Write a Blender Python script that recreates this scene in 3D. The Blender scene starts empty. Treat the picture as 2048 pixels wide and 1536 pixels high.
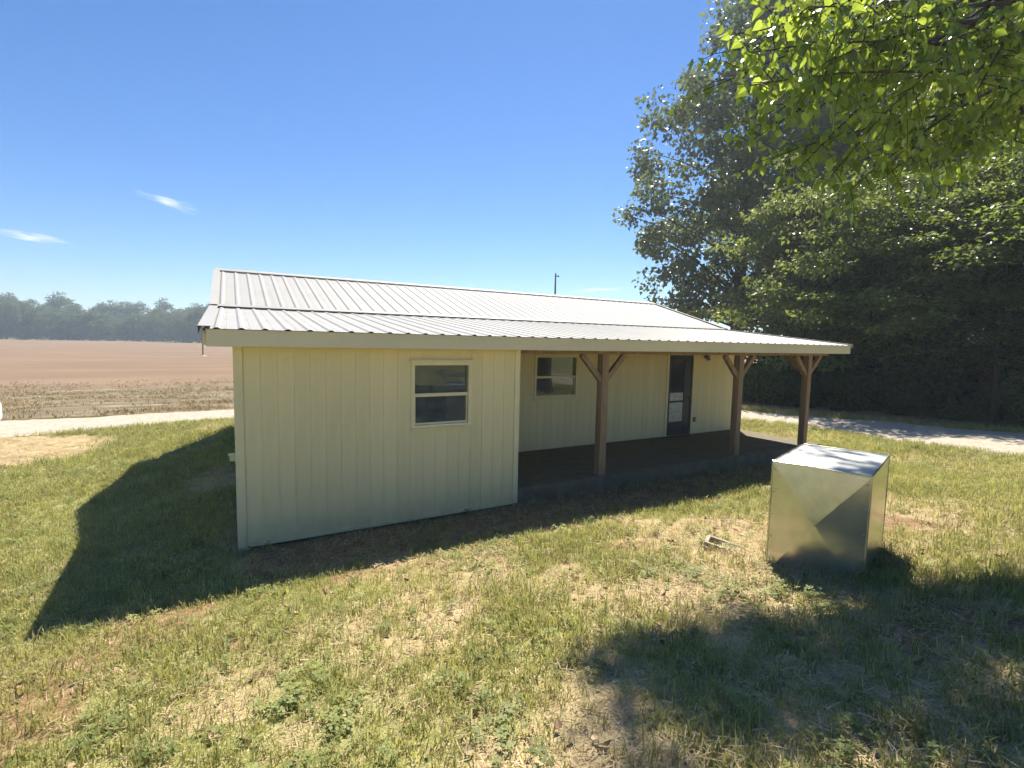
import bpy, math, random
import numpy as np
from mathutils import Matrix, Vector, Quaternion

random.seed(7)
RNG = np.random.default_rng(7)
sc = bpy.context.scene
COL = sc.collection

# ------------------------------------------------------------------ camera
cam_data = bpy.data.cameras.new("camera")
cam = bpy.data.objects.new("camera", cam_data)
COL.objects.link(cam)
FW = Vector((0.49175, 0.86651, -0.085691))
RT = Vector((0.870412, -0.491865, 0.021234))
UP = Vector((0.023749, 0.085028, 0.996095))
M = Matrix.Identity(4)
for i in range(3):
    M[i][0], M[i][1], M[i][2] = RT[i], UP[i], -FW[i]
M[0][3], M[1][3], M[2][3] = -0.008, -6.328, 2.442
cam.matrix_world = M
cam_data.sensor_width = 36.0
cam_data.lens = 36.0 * 985.0 / 2048.0
cam_data.clip_start = 0.05
cam_data.clip_end = 4000
sc.camera = cam

# ------------------------------------------------------------------ light
SUN = Vector((0.46, 0.50, 1.0)).normalized()
SUN_EL = math.asin(SUN.z)
SUN_AZ = math.atan2(SUN.x, SUN.y)
world = bpy.data.worlds.new("World")
sc.world = world
world.use_nodes = True
wt = world.node_tree
wt.nodes.clear()
w_out = wt.nodes.new("ShaderNodeOutputWorld")
w_bg = wt.nodes.new("ShaderNodeBackground")
w_sky = wt.nodes.new("ShaderNodeTexSky")
w_sky.sky_type = 'NISHITA'
w_sky.sun_disc = False
w_sky.sun_elevation = SUN_EL
w_sky.sun_rotation = SUN_AZ
w_sky.altitude = 1200
w_sky.air_density = 1.0
w_sky.dust_density = 0.1
w_sky.ozone_density = 5.0
w_bg.inputs['Strength'].default_value = 0.080
# thin cirrus wisps in the sky
w_tc = wt.nodes.new("ShaderNodeTexCoord")
def wisp(center, along, length, height, seed):
    """soft elongated streak around a sky direction (world space)"""
    c = Vector(center).normalized()
    a = Vector(along); a = (a - c * a.dot(c)).normalized()
    b = c.cross(a)
    def dot(v, k):
        n = wt.nodes.new("ShaderNodeVectorMath"); n.operation = 'DOT_PRODUCT'
        wt.links.new(w_tc.outputs['Generated'], n.inputs[0]); n.inputs[1].default_value = v * k
        return n.outputs['Value']
    comb = wt.nodes.new("ShaderNodeCombineXYZ")
    wt.links.new(dot(a, 1 / length), comb.inputs[0])
    wt.links.new(dot(b, 1 / height), comb.inputs[1])
    nz = wt.nodes.new("ShaderNodeTexNoise"); nz.inputs['Scale'].default_value = 1.6
    nz.inputs['Detail'].default_value = 4
    off = wt.nodes.new("ShaderNodeVectorMath"); off.operation = 'ADD'
    wt.links.new(comb.outputs[0], off.inputs[0]); off.inputs[1].default_value = (seed, seed * .7, 0)
    wt.links.new(off.outputs[0], nz.inputs['Vector'])
    ln = wt.nodes.new("ShaderNodeVectorMath"); ln.operation = 'LENGTH'
    wt.links.new(comb.outputs[0], ln.inputs[0])
    ma = wt.nodes.new("ShaderNodeMath"); ma.operation = 'SUBTRACT'      # noise - distance
    wt.links.new(nz.outputs['Fac'], ma.inputs[0])
    mb = wt.nodes.new("ShaderNodeMath"); mb.operation = 'MULTIPLY'
    wt.links.new(ln.outputs['Value'], mb.inputs[0]); mb.inputs[1].default_value = 0.55
    wt.links.new(mb.outputs[0], ma.inputs[1])
    mr = wt.nodes.new("ShaderNodeMapRange"); mr.interpolation_type = 'SMOOTHSTEP'
    wt.links.new(ma.outputs[0], mr.inputs[0])
    mr.inputs[1].default_value = 0.0; mr.inputs[2].default_value = 0.7
    # only the half of the sky the streak lies in
    front = dot(c, 1.0)
    gt = wt.nodes.new("ShaderNodeMath"); gt.operation = 'GREATER_THAN'
    wt.links.new(front, gt.inputs[0]); gt.inputs[1].default_value = 0.5
    mm = wt.nodes.new("ShaderNodeMath"); mm.operation = 'MULTIPLY'
    wt.links.new(mr.outputs[0], mm.inputs[0]); wt.links.new(gt.outputs[0], mm.inputs[1])
    return mm.outputs[0]
w_hs = wt.nodes.new("ShaderNodeHueSaturation")
w_hs.inputs['Hue'].default_value = 0.504; w_hs.inputs['Saturation'].default_value = 1.22; w_hs.inputs['Value'].default_value = 0.95
wt.links.new(w_sky.outputs[0], w_hs.inputs['Color'])
prev = w_hs.outputs[0]
for c_, al_, L_, H_, sd_ in (
        ((-0.080, 0.975, 0.209), (1, .1, -.22), .050, .010, 3.1),
        ((-0.245, 0.961, 0.134), (1, .2, -.10), .046, .009, 8.7),
        ((0.63, 0.775, 0.105), (1, -.6, .04), .06, .007, 5.2),
        ((-0.80, 0.55, 0.22), (1, .9, .05), .11, .02, 1.4),
        ((0.2, -0.95, 0.25), (1, .1, .05), .12, .022, 6.6)):
    mx = wt.nodes.new("ShaderNodeMixRGB")
    wt.links.new(wisp(c_, al_, L_, H_, sd_), mx.inputs[0])
    wt.links.new(prev, mx.inputs[1]); mx.inputs[2].default_value = (7.0, 7.2, 7.6, 1)
    prev = mx.outputs[0]
wt.links.new(prev, w_bg.inputs['Color'])
wt.links.new(w_bg.outputs[0], w_out.inputs['Surface'])

sun_data = bpy.data.lights.new("sun", 'SUN')
sun_data.energy = 5.0
sun_data.angle = math.radians(0.53)
sun_data.color = (1.0, 0.93, 0.80)
sun = bpy.data.objects.new("sun", sun_data)
COL.objects.link(sun)
sun.rotation_euler = (-SUN).to_track_quat('-Z', 'Y').to_euler()
sun.location = (10, 12, 40)

sc.view_settings.view_transform = 'Standard'
sc.view_settings.look = 'None'
sc.view_settings.gamma = 1.0
sc.view_settings.exposure = 1.05
sc.view_settings.use_curve_mapping = False
sc.render.engine = 'CYCLES'
sc.cycles.use_denoising = True
sc.cycles.use_adaptive_sampling = True
sc.cycles.adaptive_threshold = 0.03
sc.cycles.max_bounces = 6
sc.cycles.diffuse_bounces = 3
sc.cycles.transmission_bounces = 4
sc.cycles.transparent_max_bounces = 8
sc.cycles.volume_bounces = 0
sc.cycles.sample_clamp_indirect = 6.0
sc.cycles.caustics_reflective = False
sc.cycles.caustics_refractive = False

# ------------------------------------------------------------------ helpers
def tag(o, label=None, cat=None, group=None, kind=None):
    if label: o["label"] = label
    if cat: o["category"] = cat
    if group: o["group"] = group
    if kind: o["kind"] = kind
    return o

def link(name, me, mat=None, parent=None, loc=(0, 0, 0), rz=0.0):
    o = bpy.data.objects.new(name, me)
    COL.objects.link(o)
    if mat is not None and me is not None and len(me.materials) == 0:
        me.materials.append(mat)
    o.location = loc
    o.rotation_euler = (0, 0, rz)
    if parent is not None:
        o.parent = parent
    return o

def empty(name, loc=(0, 0, 0), rz=0.0):
    return link(name, None, None, None, loc, rz)

def arr_mesh(name, verts, faces, smooth=False):
    """mesh from numpy arrays, all faces of one size"""
    verts = np.asarray(verts, dtype=np.float32); faces = np.asarray(faces, dtype=np.int32)
    me = bpy.data.meshes.new(name)
    nf, k = faces.shape
    me.vertices.add(len(verts)); me.vertices.foreach_set("co", verts.ravel())
    me.loops.add(nf * k); me.loops.foreach_set("vertex_index", faces.ravel())
    me.polygons.add(nf)
    me.polygons.foreach_set("loop_start", np.arange(0, nf * k, k, dtype=np.int32))
    me.update(calc_edges=True)
    me.polygons.foreach_set("use_smooth", np.full(nf, bool(smooth)))
    me.validate()
    return me

class MB:
    """collects boxes and tubes into one mesh"""
    def __init__(self): self.v = []; self.f = []
    def box(self, x0, x1, y0, y1, z0, z1):
        n = len(self.v)
        self.v += [(x0, y0, z0), (x1, y0, z0), (x1, y1, z0), (x0, y1, z0), (x0, y0, z1), (x1, y0, z1), (x1, y1, z1), (x0, y1, z1)]
        self.f += [(n, n+3, n+2, n+1), (n+4, n+5, n+6, n+7), (n, n+1, n+5, n+4), (n+1, n+2, n+6, n+5), (n+2, n+3, n+7, n+6), (n+3, n, n+4, n+7)]
        return self
    def quad(self, *pts):
        n = len(self.v); self.v += [tuple(p) for p in pts]; self.f.append(tuple(range(n, n + len(pts)))); return self
    def beam(self, a, b, w, h):
        """rectangular bar from a to b"""
        a = Vector(a); b = Vector(b); d = (b - a).normalized()
        x = d.cross(Vector((0, 0, 1)))
        if x.length < 1e-4: x = Vector((1, 0, 0))
        x.normalize(); y = x.cross(d)
        n = len(self.v)
        for p in (a, b):
            for sx, sy in ((-1, -1), (1, -1), (1, 1), (-1, 1)):
                self.v.append(tuple(p + x * (sx * w / 2) + y * (sy * h / 2)))
        self.f += [(n, n+1, n+2, n+3), (n+4, n+7, n+6, n+5)]
        for i in range(4):
            j = (i + 1) % 4
            self.f.append((n+i, n+4+i, n+4+j, n+j))
        return self
    def tube(self, pts, rads, sides=6):
        pts = [Vector(p) for p in pts]; n = len(self.v)
        for i, p in enumerate(pts):
            d = (pts[min(i+1, len(pts)-1)] - pts[max(i-1, 0)]).normalized()
            x = d.cross(Vector((0.31, 0.17, 0.93)))
            if x.length < 1e-3: x = d.cross(Vector((1, 0, 0)))
            x.normalize(); y = d.cross(x)
            for k in range(sides):
                a = 2 * math.pi * k / sides
                self.v.append(tuple(p + (x * math.cos(a) + y * math.sin(a)) * rads[i]))
        for i in range(len(pts) - 1):
            for k in range(sides):
                k2 = (k + 1) % sides
                self.f.append((n+i*sides+k, n+i*sides+k2, n+(i+1)*sides+k2, n+(i+1)*sides+k))
        return self
    def mesh(self, name, smooth=False):
        me = bpy.data.meshes.new(name)
        me.from_pydata(self.v, [], self.f)
        me.update()
        if smooth:
            me.polygons.foreach_set("use_smooth", np.ones(len(me.polygons), dtype=bool))
        return me
    def build(self, name, mat, parent=None, loc=(0, 0, 0), rz=0.0, bevel=0.0, smooth=False):
        o = link(name, self.mesh(name, smooth), mat, parent, loc, rz)
        if bevel:
            m = o.modifiers.new("bevel", 'BEVEL'); m.width = bevel; m.segments = 2; m.limit_method = 'ANGLE'
        return o

def box(name, b, mat, parent=None, bevel=0.0, loc=(0, 0, 0), rz=0.0):
    return MB().box(*b).build(name, mat, parent, loc, rz, bevel)

# value noise on numpy arrays
def _hash(ix, iy, seed):
    h = (ix.astype(np.int64) * 374761393 + iy.astype(np.int64) * 668265263 + seed * 1442695041) & 0x7fffffff
    h = ((h ^ (h >> 13)) * 1274126177) & 0x7fffffff
    return ((h ^ (h >> 16)) & 0xffff) / 65535.0
def vnoise(x, y, seed=0):
    x = np.asarray(x, float); y = np.asarray(y, float)
    ix = np.floor(x); iy = np.floor(y); fx = x - ix; fy = y - iy
    fx = fx * fx * (3 - 2 * fx); fy = fy * fy * (3 - 2 * fy)
    a = _hash(ix, iy, seed); b = _hash(ix + 1, iy, seed); c = _hash(ix, iy + 1, seed); d = _hash(ix + 1, iy + 1, seed)
    return (a * (1 - fx) + b * fx) * (1 - fy) + (c * (1 - fx) + d * fx) * fy
def fbm(x, y, seed=0, oct=4):
    s = 0; a = 0.5; t = 0
    for o in range(oct):
        s = s + a * vnoise(np.asarray(x) * 2 ** o, np.asarray(y) * 2 ** o, seed + o * 17); t += a; a *= .5
    return s / t
def sm(a, b, x):
    t = np.clip((np.asarray(x, float) - a) / (b - a), 0, 1)
    return t * t * (3 - 2 * t)

def ground_z(s, t):
    s = np.asarray(s, float); t = np.asarray(t, float)
    z = np.interp(t, [-90, -20, -10, -6.3, -3.8, -1.5, -0.3, 0.3, 40], [3.0, 1.9, 1.25, .84, .50, .13, -.03, -.05, -.05])
    z = np.where(z > 0, z * (1 - .6 * sm(7, 15, s)), z)
    drop_l = .38 * sm(-.8, 4, t) * (1 - sm(-2.2, .4, s))
    drop_b = .38 * sm(8.5, 13, t) * (1 - sm(7, 15, s))
    z = z - np.maximum(drop_l, drop_b)
    z = z - .40 * sm(16, 28, t) * (1 - sm(14, 26, s))
    z = z + .5 * sm(24, 40, s)                                          # the wood stands a little higher
    z = z + .05 * (fbm(s * .45, t * .45, 3) - .5) + .035 * (fbm(s * 1.9, t * 1.9, 9) - .5) * (np.abs(t) < 14)
    return z
def gz(s, t): return float(ground_z(np.array([s]), np.array([t]))[0])

# ------------------------------------------------------------------ materials
def nodes_of(m):
    m.use_nodes = True
    nt = m.node_tree
    return nt, nt.nodes["Principled BSDF"]

def mat(name, col, rough=.6, metallic=0.0, var=0.12, scale=6.0, bump=0.0, bscale=60.0, stretch=(1, 1, 1), col2=None, spec=0.4, detail=5):
    m = bpy.data.materials.new(name)
    nt, p = nodes_of(m)
    p.inputs['Roughness'].default_value = rough
    p.inputs['Metallic'].default_value = metallic
    p.inputs['Specular IOR Level'].default_value = spec
    tc = nt.nodes.new("ShaderNodeTexCoord"); mp = nt.nodes.new("ShaderNodeMapping")
    nt.links.new(tc.outputs['Object'], mp.inputs[0]); mp.inputs['Scale'].default_value = stretch
    nz = nt.nodes.new("ShaderNodeTexNoise"); nz.inputs['Scale'].default_value = scale; nz.inputs['Detail'].default_value = detail
    nt.links.new(mp.outputs[0], nz.inputs['Vector'])
    rp = nt.nodes.new("ShaderNodeValToRGB")
    rp.color_ramp.elements[0].position = .3; rp.color_ramp.elements[1].position = .72
    c2 = col2 if col2 else tuple(min(1, c * (1 + var)) for c in col)
    c1 = tuple(c * (1 - var) for c in col) if not col2 else col
    rp.color_ramp.elements[0].color = (*c1, 1); rp.color_ramp.elements[1].color = (*c2, 1)
    nt.links.new(nz.outputs['Fac'], rp.inputs[0]); nt.links.new(rp.outputs[0], p.inputs['Base Color'])
    if bump:
        n2 = nt.nodes.new("ShaderNodeTexNoise"); n2.inputs['Scale'].default_value = bscale; n2.inputs['Detail'].default_value = 4
        nt.links.new(mp.outputs[0], n2.inputs['Vector'])
        b = nt.nodes.new("ShaderNodeBump"); b.inputs['Strength'].default_value = bump; b.inputs['Distance'].default_value = .02
        nt.links.new(n2.outputs['Fac'], b.inputs['Height']); nt.links.new(b.outputs[0], p.inputs['Normal'])
    return m

def leaf_mat(name, c_dark, c_light, trans=(.30, .42, .05), tmix=.42, rough=.38, spec=.5):
    m = bpy.data.materials.new(name)
    nt, p = nodes_of(m)
    out = nt.nodes["Material Output"]
    at = nt.nodes.new("ShaderNodeAttribute"); at.attribute_name = "tint"
    rp = nt.nodes.new("ShaderNodeValToRGB")
    rp.color_ramp.elements[0].color = (*c_dark, 1); rp.color_ramp.elements[1].color = (*c_light, 1)
    nt.links.new(at.outputs['Fac'], rp.inputs[0])
    oi = nt.nodes.new("ShaderNodeObjectInfo"); hs = nt.nodes.new("ShaderNodeHueSaturation")
    va = nt.nodes.new("ShaderNodeMapRange"); va.inputs[3].default_value = .72; va.inputs[4].default_value = 1.28
    vh = nt.nodes.new("ShaderNodeMapRange"); vh.inputs[3].default_value = .515; vh.inputs[4].default_value = .485
    nt.links.new(oi.outputs['Random'], va.inputs[0]); nt.links.new(oi.outputs['Random'], vh.inputs[0])
    nt.links.new(va.outputs[0], hs.inputs['Value']); nt.links.new(vh.outputs[0], hs.inputs['Hue'])
    nt.links.new(rp.outputs[0], hs.inputs['Color']); nt.links.new(hs.outputs[0], p.inputs['Base Color'])
    p.inputs['Roughness'].default_value = rough; p.inputs['Specular IOR Level'].default_value = spec
    tr = nt.nodes.new("ShaderNodeBsdfTranslucent")
    r2 = nt.nodes.new("ShaderNodeValToRGB")
    r2.color_ramp.elements[0].color = (*[c * .38 for c in trans], 1); r2.color_ramp.elements[1].color = (*trans, 1)
    nt.links.new(at.outputs['Fac'], r2.inputs[0]); nt.links.new(r2.outputs[0], tr.inputs['Color'])
    mx = nt.nodes.new("ShaderNodeMixShader"); mx.inputs[0].default_value = tmix
    nt.links.new(p.outputs[0], mx.inputs[1]); nt.links.new(tr.outputs[0], mx.inputs[2])
    nt.links.new(mx.outputs[0], out.inputs['Surface'])
    return m

def blade_mat(name, c_a, c_b, trans, tmix=.35, rough=.55):
    m = leaf_mat(name, c_a, c_b, trans, tmix, rough, .35)
    for n in m.node_tree.nodes:
        if n.type == 'ATTRIBUTE': n.attribute_type = 'INSTANCER'
    return m

M_siding = mat("cream_siding", (.85, .71, .37), rough=.55, var=.05, scale=3, bump=.10, bscale=40, stretch=(3, 3, .35))
M_trim = mat("cream_trim", (.84, .72, .40), rough=.5, var=.05, scale=4, bump=.05)
M_fascia = mat("tan_fascia", (.74, .64, .39), rough=.45, var=.05, scale=2, stretch=(.4, 1, 1))
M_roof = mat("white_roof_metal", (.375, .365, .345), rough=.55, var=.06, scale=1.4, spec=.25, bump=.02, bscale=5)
M_screw = mat("screw_metal", (.42, .40, .38), rough=.5, metallic=.6)
M_wood = mat("treated_timber", (.33, .215, .115), rough=.7, var=.28, scale=5, bump=.25, bscale=30, stretch=(4, 4, .5))
M_rafter = mat("raw_timber", (.36, .25, .14), rough=.75, var=.2, scale=5, bump=.2, stretch=(4, .5, 4))
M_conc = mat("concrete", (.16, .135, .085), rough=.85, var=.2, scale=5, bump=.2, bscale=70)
M_block = mat("concrete_block", (.42, .36, .26), rough=.9, var=.18, scale=18, bump=.4, bscale=140)
M_dark = mat("dark_interior", (.06, .06, .06), rough=.8)
M_doorframe = mat("dark_door", (.045, .05, .055), rough=.35, var=.1)
M_panel = mat("pale_door_panel", (.62, .58, .46), rough=.5, var=.22, scale=7, stretch=(1, 1, 3))
M_galv = mat("galvanised_steel", (.70, .70, .63), rough=.22, metallic=.92, var=.10, scale=9, bump=.14, bscale=2.6, detail=3)
M_galv_top = mat("weathered_galvanised", (.60, .61, .59), rough=.48, metallic=.45, var=.10, scale=7, bump=.05, bscale=3)
M_white = mat("white_paint", (.78, .77, .74), rough=.35, var=.04)
M_rubber = mat("black_rubber", (.02, .02, .02), rough=.8)
M_bark = mat("bark", (.075, .06, .042), rough=.9, var=.35, scale=7, bump=.6, bscale=22, stretch=(3, 3, .6))
M_pole = mat("weathered_pole", (.13, .105, .08), rough=.85, var=.25, scale=6, stretch=(4, 4, .4))
M_steel = mat("dull_steel", (.25, .25, .25), rough=.5, metallic=.7)
M_twig = mat("dead_twig", (.26, .19, .12), rough=.9, var=.3, scale=30)

def add_splash(m, z_top=.34):
    """soil thrown up on the lowest part of a wall, ragged edge"""
    nt = m.node_tree; p = nt.nodes["Principled BSDF"]; L = nt.links
    src = p.inputs['Base Color'].links[0].from_socket
    g = nt.nodes.new("ShaderNodeNewGeometry"); sp = nt.nodes.new("ShaderNodeSeparateXYZ"); L.new(g.outputs['Position'], sp.inputs[0])
    nz = nt.nodes.new("ShaderNodeTexNoise"); nz.inputs['Scale'].default_value = 9; nz.inputs['Detail'].default_value = 8; L.new(g.outputs['Position'], nz.inputs['Vector'])
    mr = nt.nodes.new("ShaderNodeMapRange"); L.new(sp.outputs[2], mr.inputs[0]); mr.inputs[1].default_value = 0; mr.inputs[2].default_value = z_top; mr.inputs[3].default_value = .62; mr.inputs[4].default_value = 0
    mu = nt.nodes.new("ShaderNodeMath"); mu.operation = 'MULTIPLY'; L.new(mr.outputs[0], mu.inputs[0]); L.new(nz.outputs['Fac'], mu.inputs[1])
    mx = nt.nodes.new("ShaderNodeMixRGB"); L.new(mu.outputs[0], mx.inputs[0]); L.new(src, mx.inputs[1]); mx.inputs[2].default_value = (.34, .25, .13, 1)
    L.new(mx.outputs[0], p.inputs['Base Color'])
add_splash(M_siding); add_splash(M_trim)
def board_tint(m, amount=.05):
    nt = m.node_tree; p = nt.nodes["Principled BSDF"]; src = p.inputs['Base Color'].links[0].from_socket
    oi = nt.nodes.new("ShaderNodeObjectInfo"); va = nt.nodes.new("ShaderNodeMapRange"); va.inputs[3].default_value = 1 - amount; va.inputs[4].default_value = 1 + amount * .4
    hs = nt.nodes.new("ShaderNodeHueSaturation"); nt.links.new(oi.outputs['Random'], va.inputs[0]); nt.links.new(va.outputs[0], hs.inputs['Value'])
    nt.links.new(src, hs.inputs['Color']); nt.links.new(hs.outputs[0], p.inputs['Base Color'])
board_tint(M_siding); board_tint(M_roof, .04)

def glass_mat():
    m = bpy.data.materials.new("window_glass"); nt, p = nodes_of(m); out = nt.nodes["Material Output"]
    nt.nodes.remove(p)
    g = nt.nodes.new("ShaderNodeBsdfGlossy"); g.inputs['Roughness'].default_value = .02; g.inputs['Color'].default_value = (.95, .97, 1, 1)
    t = nt.nodes.new("ShaderNodeBsdfTransparent"); t.inputs['Color'].default_value = (.80, .84, .84, 1)
    d = nt.nodes.new("ShaderNodeBsdfDiffuse"); d.inputs['Color'].default_value = (.42, .43, .42, 1)
    f = nt.nodes.new("ShaderNodeFresnel"); f.inputs['IOR'].default_value = 1.52
    # dusty film
    nz = nt.nodes.new("ShaderNodeTexNoise"); nz.inputs['Scale'].default_value = 3.5; nz.inputs['Detail'].default_value = 5
    mr = nt.nodes.new("ShaderNodeMapRange"); nt.links.new(nz.outputs['Fac'], mr.inputs[0])
    mr.inputs[1].default_value = .3; mr.inputs[2].default_value = .75; mr.inputs[3].default_value = .04; mr.inputs[4].default_value = .22
    a = nt.nodes.new("ShaderNodeMixShader"); b = nt.nodes.new("ShaderNodeMixShader")
    nt.links.new(mr.outputs[0], a.inputs[0]); nt.links.new(t.outputs[0], a.inputs[1]); nt.links.new(d.outputs[0], a.inputs[2])
    nt.links.new(f.outputs[0], b.inputs[0]); nt.links.new(a.outputs[0], b.inputs[1]); nt.links.new(g.outputs[0], b.inputs[2])
    nt.links.new(b.outputs[0], out.inputs['Surface'])
    return m
M_glass = glass_mat()

# ------------------------------------------------------------------ ground
def axis(lo, a, b, hi, step, grow=1.13):
    mid = list(np.arange(a, b + 1e-6, step)); d = step; x = a; left = []
    while x > lo:
        d *= grow; x -= d; left.append(max(x, lo))
    d = step; x = b; right = []
    while x < hi:
        d *= grow; x += d; right.append(min(x, hi))
    return np.array(left[::-1] + mid + right)

def grid_mesh(name, xs, ys, zfun):
    X, Y = np.meshgrid(xs, ys)
    V = np.stack([X, Y, zfun(X, Y)], -1).reshape(-1, 3)
    nx, ny = len(xs), len(ys)
    i = np.arange((ny - 1) * (nx - 1)); r = i // (nx - 1); c = i % (nx - 1)
    a = r * nx + c
    F = np.stack([a, a + 1, a + nx + 1, a + nx], 1)
    return arr_mesh(name, V, F, True), V

LANE = [(-70, 9.5, 3.4), (-30, 12.0, 3.3), (-10, 13.2, 3.6), (-5, 13.5, 3.4), (0, 14.3, 2.6), (7, 14.2, 2.8), (12.5, 11.2, 2.8), (15.4, 7, 2.8), (16.9, 3.3, 3.0), (18.0, 0, 4.6), (17.9, -3, 5.2), (16.2, -9, 5.2), (13, -18, 5.2), (9, -30, 5)]
def catmull(P, n=14):
    P = np.array(P, float); out = []
    for i in range(len(P) - 1):
        p0 = P[max(i-1, 0)]; p1 = P[i]; p2 = P[i+1]; p3 = P[min(i+2, len(P)-1)]
        for k in range(n):
            t = k / n
            out.append(.5 * ((2*p1) + (-p0+p2)*t + (2*p0-5*p1+4*p2-p3)*t*t + (-p0+3*p1-3*p2+p3)*t**3))
    out.append(P[-1]); return np.array(out)
lane_pts = catmull(LANE)
def lane_dist(s, t):
    """distance to the lane's centre line minus its half width"""
    s = np.asarray(s, float).ravel(); t = np.asarray(t, float).ravel()
    best = np.full(s.shape, 1e9)
    for q in lane_pts[::2]:
        best = np.minimum(best, np.hypot(s - q[0], t - q[1]) - q[2] / 2)
    return best

def masks(s, t):
    """ground cover: green, soil, straw (0..1)"""
    s = np.asarray(s, float); t = np.asarray(t, float)
    n1 = fbm(s * .55 + 4, t * .55, 21); n2 = fbm(s * 1.6, t * 1.6 + 9, 33)
    green = sm(.36, .62, n1 * .6 + n2 * .4)
    lawn = sm(-.2, -1.5, s) * sm(-3.5, -.5, t)                     # fuller lawn beside the left wall
    green = np.clip(green + .75 * lawn + .35 * sm(6, 9, s) + .45 * sm(1.6, 2.6, s) * sm(-4.0, -4.8, t), 0, 1)  # last term puts the tree shade's dark olive into the cover colour
    soil = sm(.55, .72, fbm(s * .8 + 31, t * .8, 55)) * (1 - .8 * lawn)
    strip = sm(-1.55, -1.0, t) * (1 - sm(2.2, 2.6, t)) * sm(-.3, .3, s) * (1 - sm(11.5, 12.5, s))
    soil = np.clip(np.maximum(soil * .8, strip), 0, 1)
    green = green * (1 - .85 * strip)
    r = ((s + 6.3) / 3.6) ** 2 + ((t - 9.7) / 2.3) ** 2 + .9 * (fbm(s * .9, t * .9, 71) - .5)
    straw = 1 - sm(.75, 1.15, r)                                   # loose straw by the lane
    green = green * (1 - straw)
    wood = sm(20.0, 22.5, s + .45 * t) * sm(14, 18, s)
    return green, np.maximum(soil, wood), straw, wood

def ground_mat():
    m = bpy.data.materials.new("ground"); nt, p = nodes_of(m)
    L = nt.links
    at = nt.nodes.new("ShaderNodeVertexColor"); at.layer_name = "cover"
    sep = nt.nodes.new("ShaderNodeSeparateColor"); L.new(at.outputs['Color'], sep.inputs[0])
    tc = nt.nodes.new("ShaderNodeTexCoord")
    def noise(scale, detail=6):
        n = nt.nodes.new("ShaderNodeTexNoise"); n.inputs['Scale'].default_value = scale; n.inputs['Detail'].default_value = detail
        L.new(tc.outputs['Object'], n.inputs['Vector']); return n.outputs['Fac']
    def ramp(fac, cols):
        r = nt.nodes.new("ShaderNodeValToRGB"); e = r.color_ramp.elements
        e[0].position, e[0].color = cols[0][0], (*cols[0][1], 1); e[1].position, e[1].color = cols[-1][0], (*cols[-1][1], 1)
        for ps, c in cols[1:-1]:
            k = e.new(ps); k.color = (*c, 1)
        L.new(fac, r.inputs[0]); return r.outputs[0]
    def mix(f, a, b):
        x = nt.nodes.new("ShaderNodeMixRGB"); L.new(f, x.inputs[0]); L.new(a, x.inputs[1]); L.new(b, x.inputs[2]); return x.outputs[0]
    thatch = ramp(noise(45), [(.28, (.30, .22, .115)), (.5, (.46, .36, .195)), (.75, (.60, .49, .29))])
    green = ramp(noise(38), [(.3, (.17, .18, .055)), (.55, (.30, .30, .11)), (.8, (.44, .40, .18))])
    soil = ramp(noise(26), [(.3, (.18, .105, .055)), (.55, (.31, .195, .11)), (.8, (.44, .31, .19))])
    straw = ramp(noise(30), [(.25, (.38, .28, .14)), (.7, (.60, .48, .28))])
    def wob(ch, sc_):
        a = nt.nodes.new("ShaderNodeMath"); a.operation = 'ADD'; L.new(ch, a.inputs[0])
        b = nt.nodes.new("ShaderNodeMapRange"); L.new(noise(sc_), b.inputs[0]); b.inputs[3].default_value = -.45; b.inputs[4].default_value = .45
        L.new(b.outputs[0], a.inputs[1])
        c = nt.nodes.new("ShaderNodeMapRange"); L.new(a.outputs[0], c.inputs[0]); c.inputs[1].default_value = .25; c.inputs[2].default_value = .75
        return c.outputs[0]
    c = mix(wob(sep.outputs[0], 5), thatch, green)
    c = mix(wob(sep.outputs[1], 4), c, soil)
    c = mix(wob(sep.outputs[2], 3), c, straw)
    L.new(c, p.inputs['Base Color'])
    p.inputs['Roughness'].default_value = .95; p.inputs['Specular IOR Level'].default_value = .15
    b = nt.nodes.new("ShaderNodeBump"); b.inputs['Strength'].default_value = .8; b.inputs['Distance'].default_value = .03
    L.new(noise(70, 8), b.inputs['Height']); L.new(b.outputs[0], p.inputs['Normal'])
    return m

xs = axis(-780, -9, 17, 780, .16); ys = axis(-300, -7.6, 16, 780, .16)
g_me, gv = grid_mesh("ground", xs, ys, ground_z)
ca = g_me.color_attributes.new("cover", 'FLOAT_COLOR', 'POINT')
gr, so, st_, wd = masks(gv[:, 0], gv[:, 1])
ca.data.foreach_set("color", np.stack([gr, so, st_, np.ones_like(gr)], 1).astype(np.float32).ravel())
ground = link("ground", g_me, ground_mat()); tag(ground, kind="structure")

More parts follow.
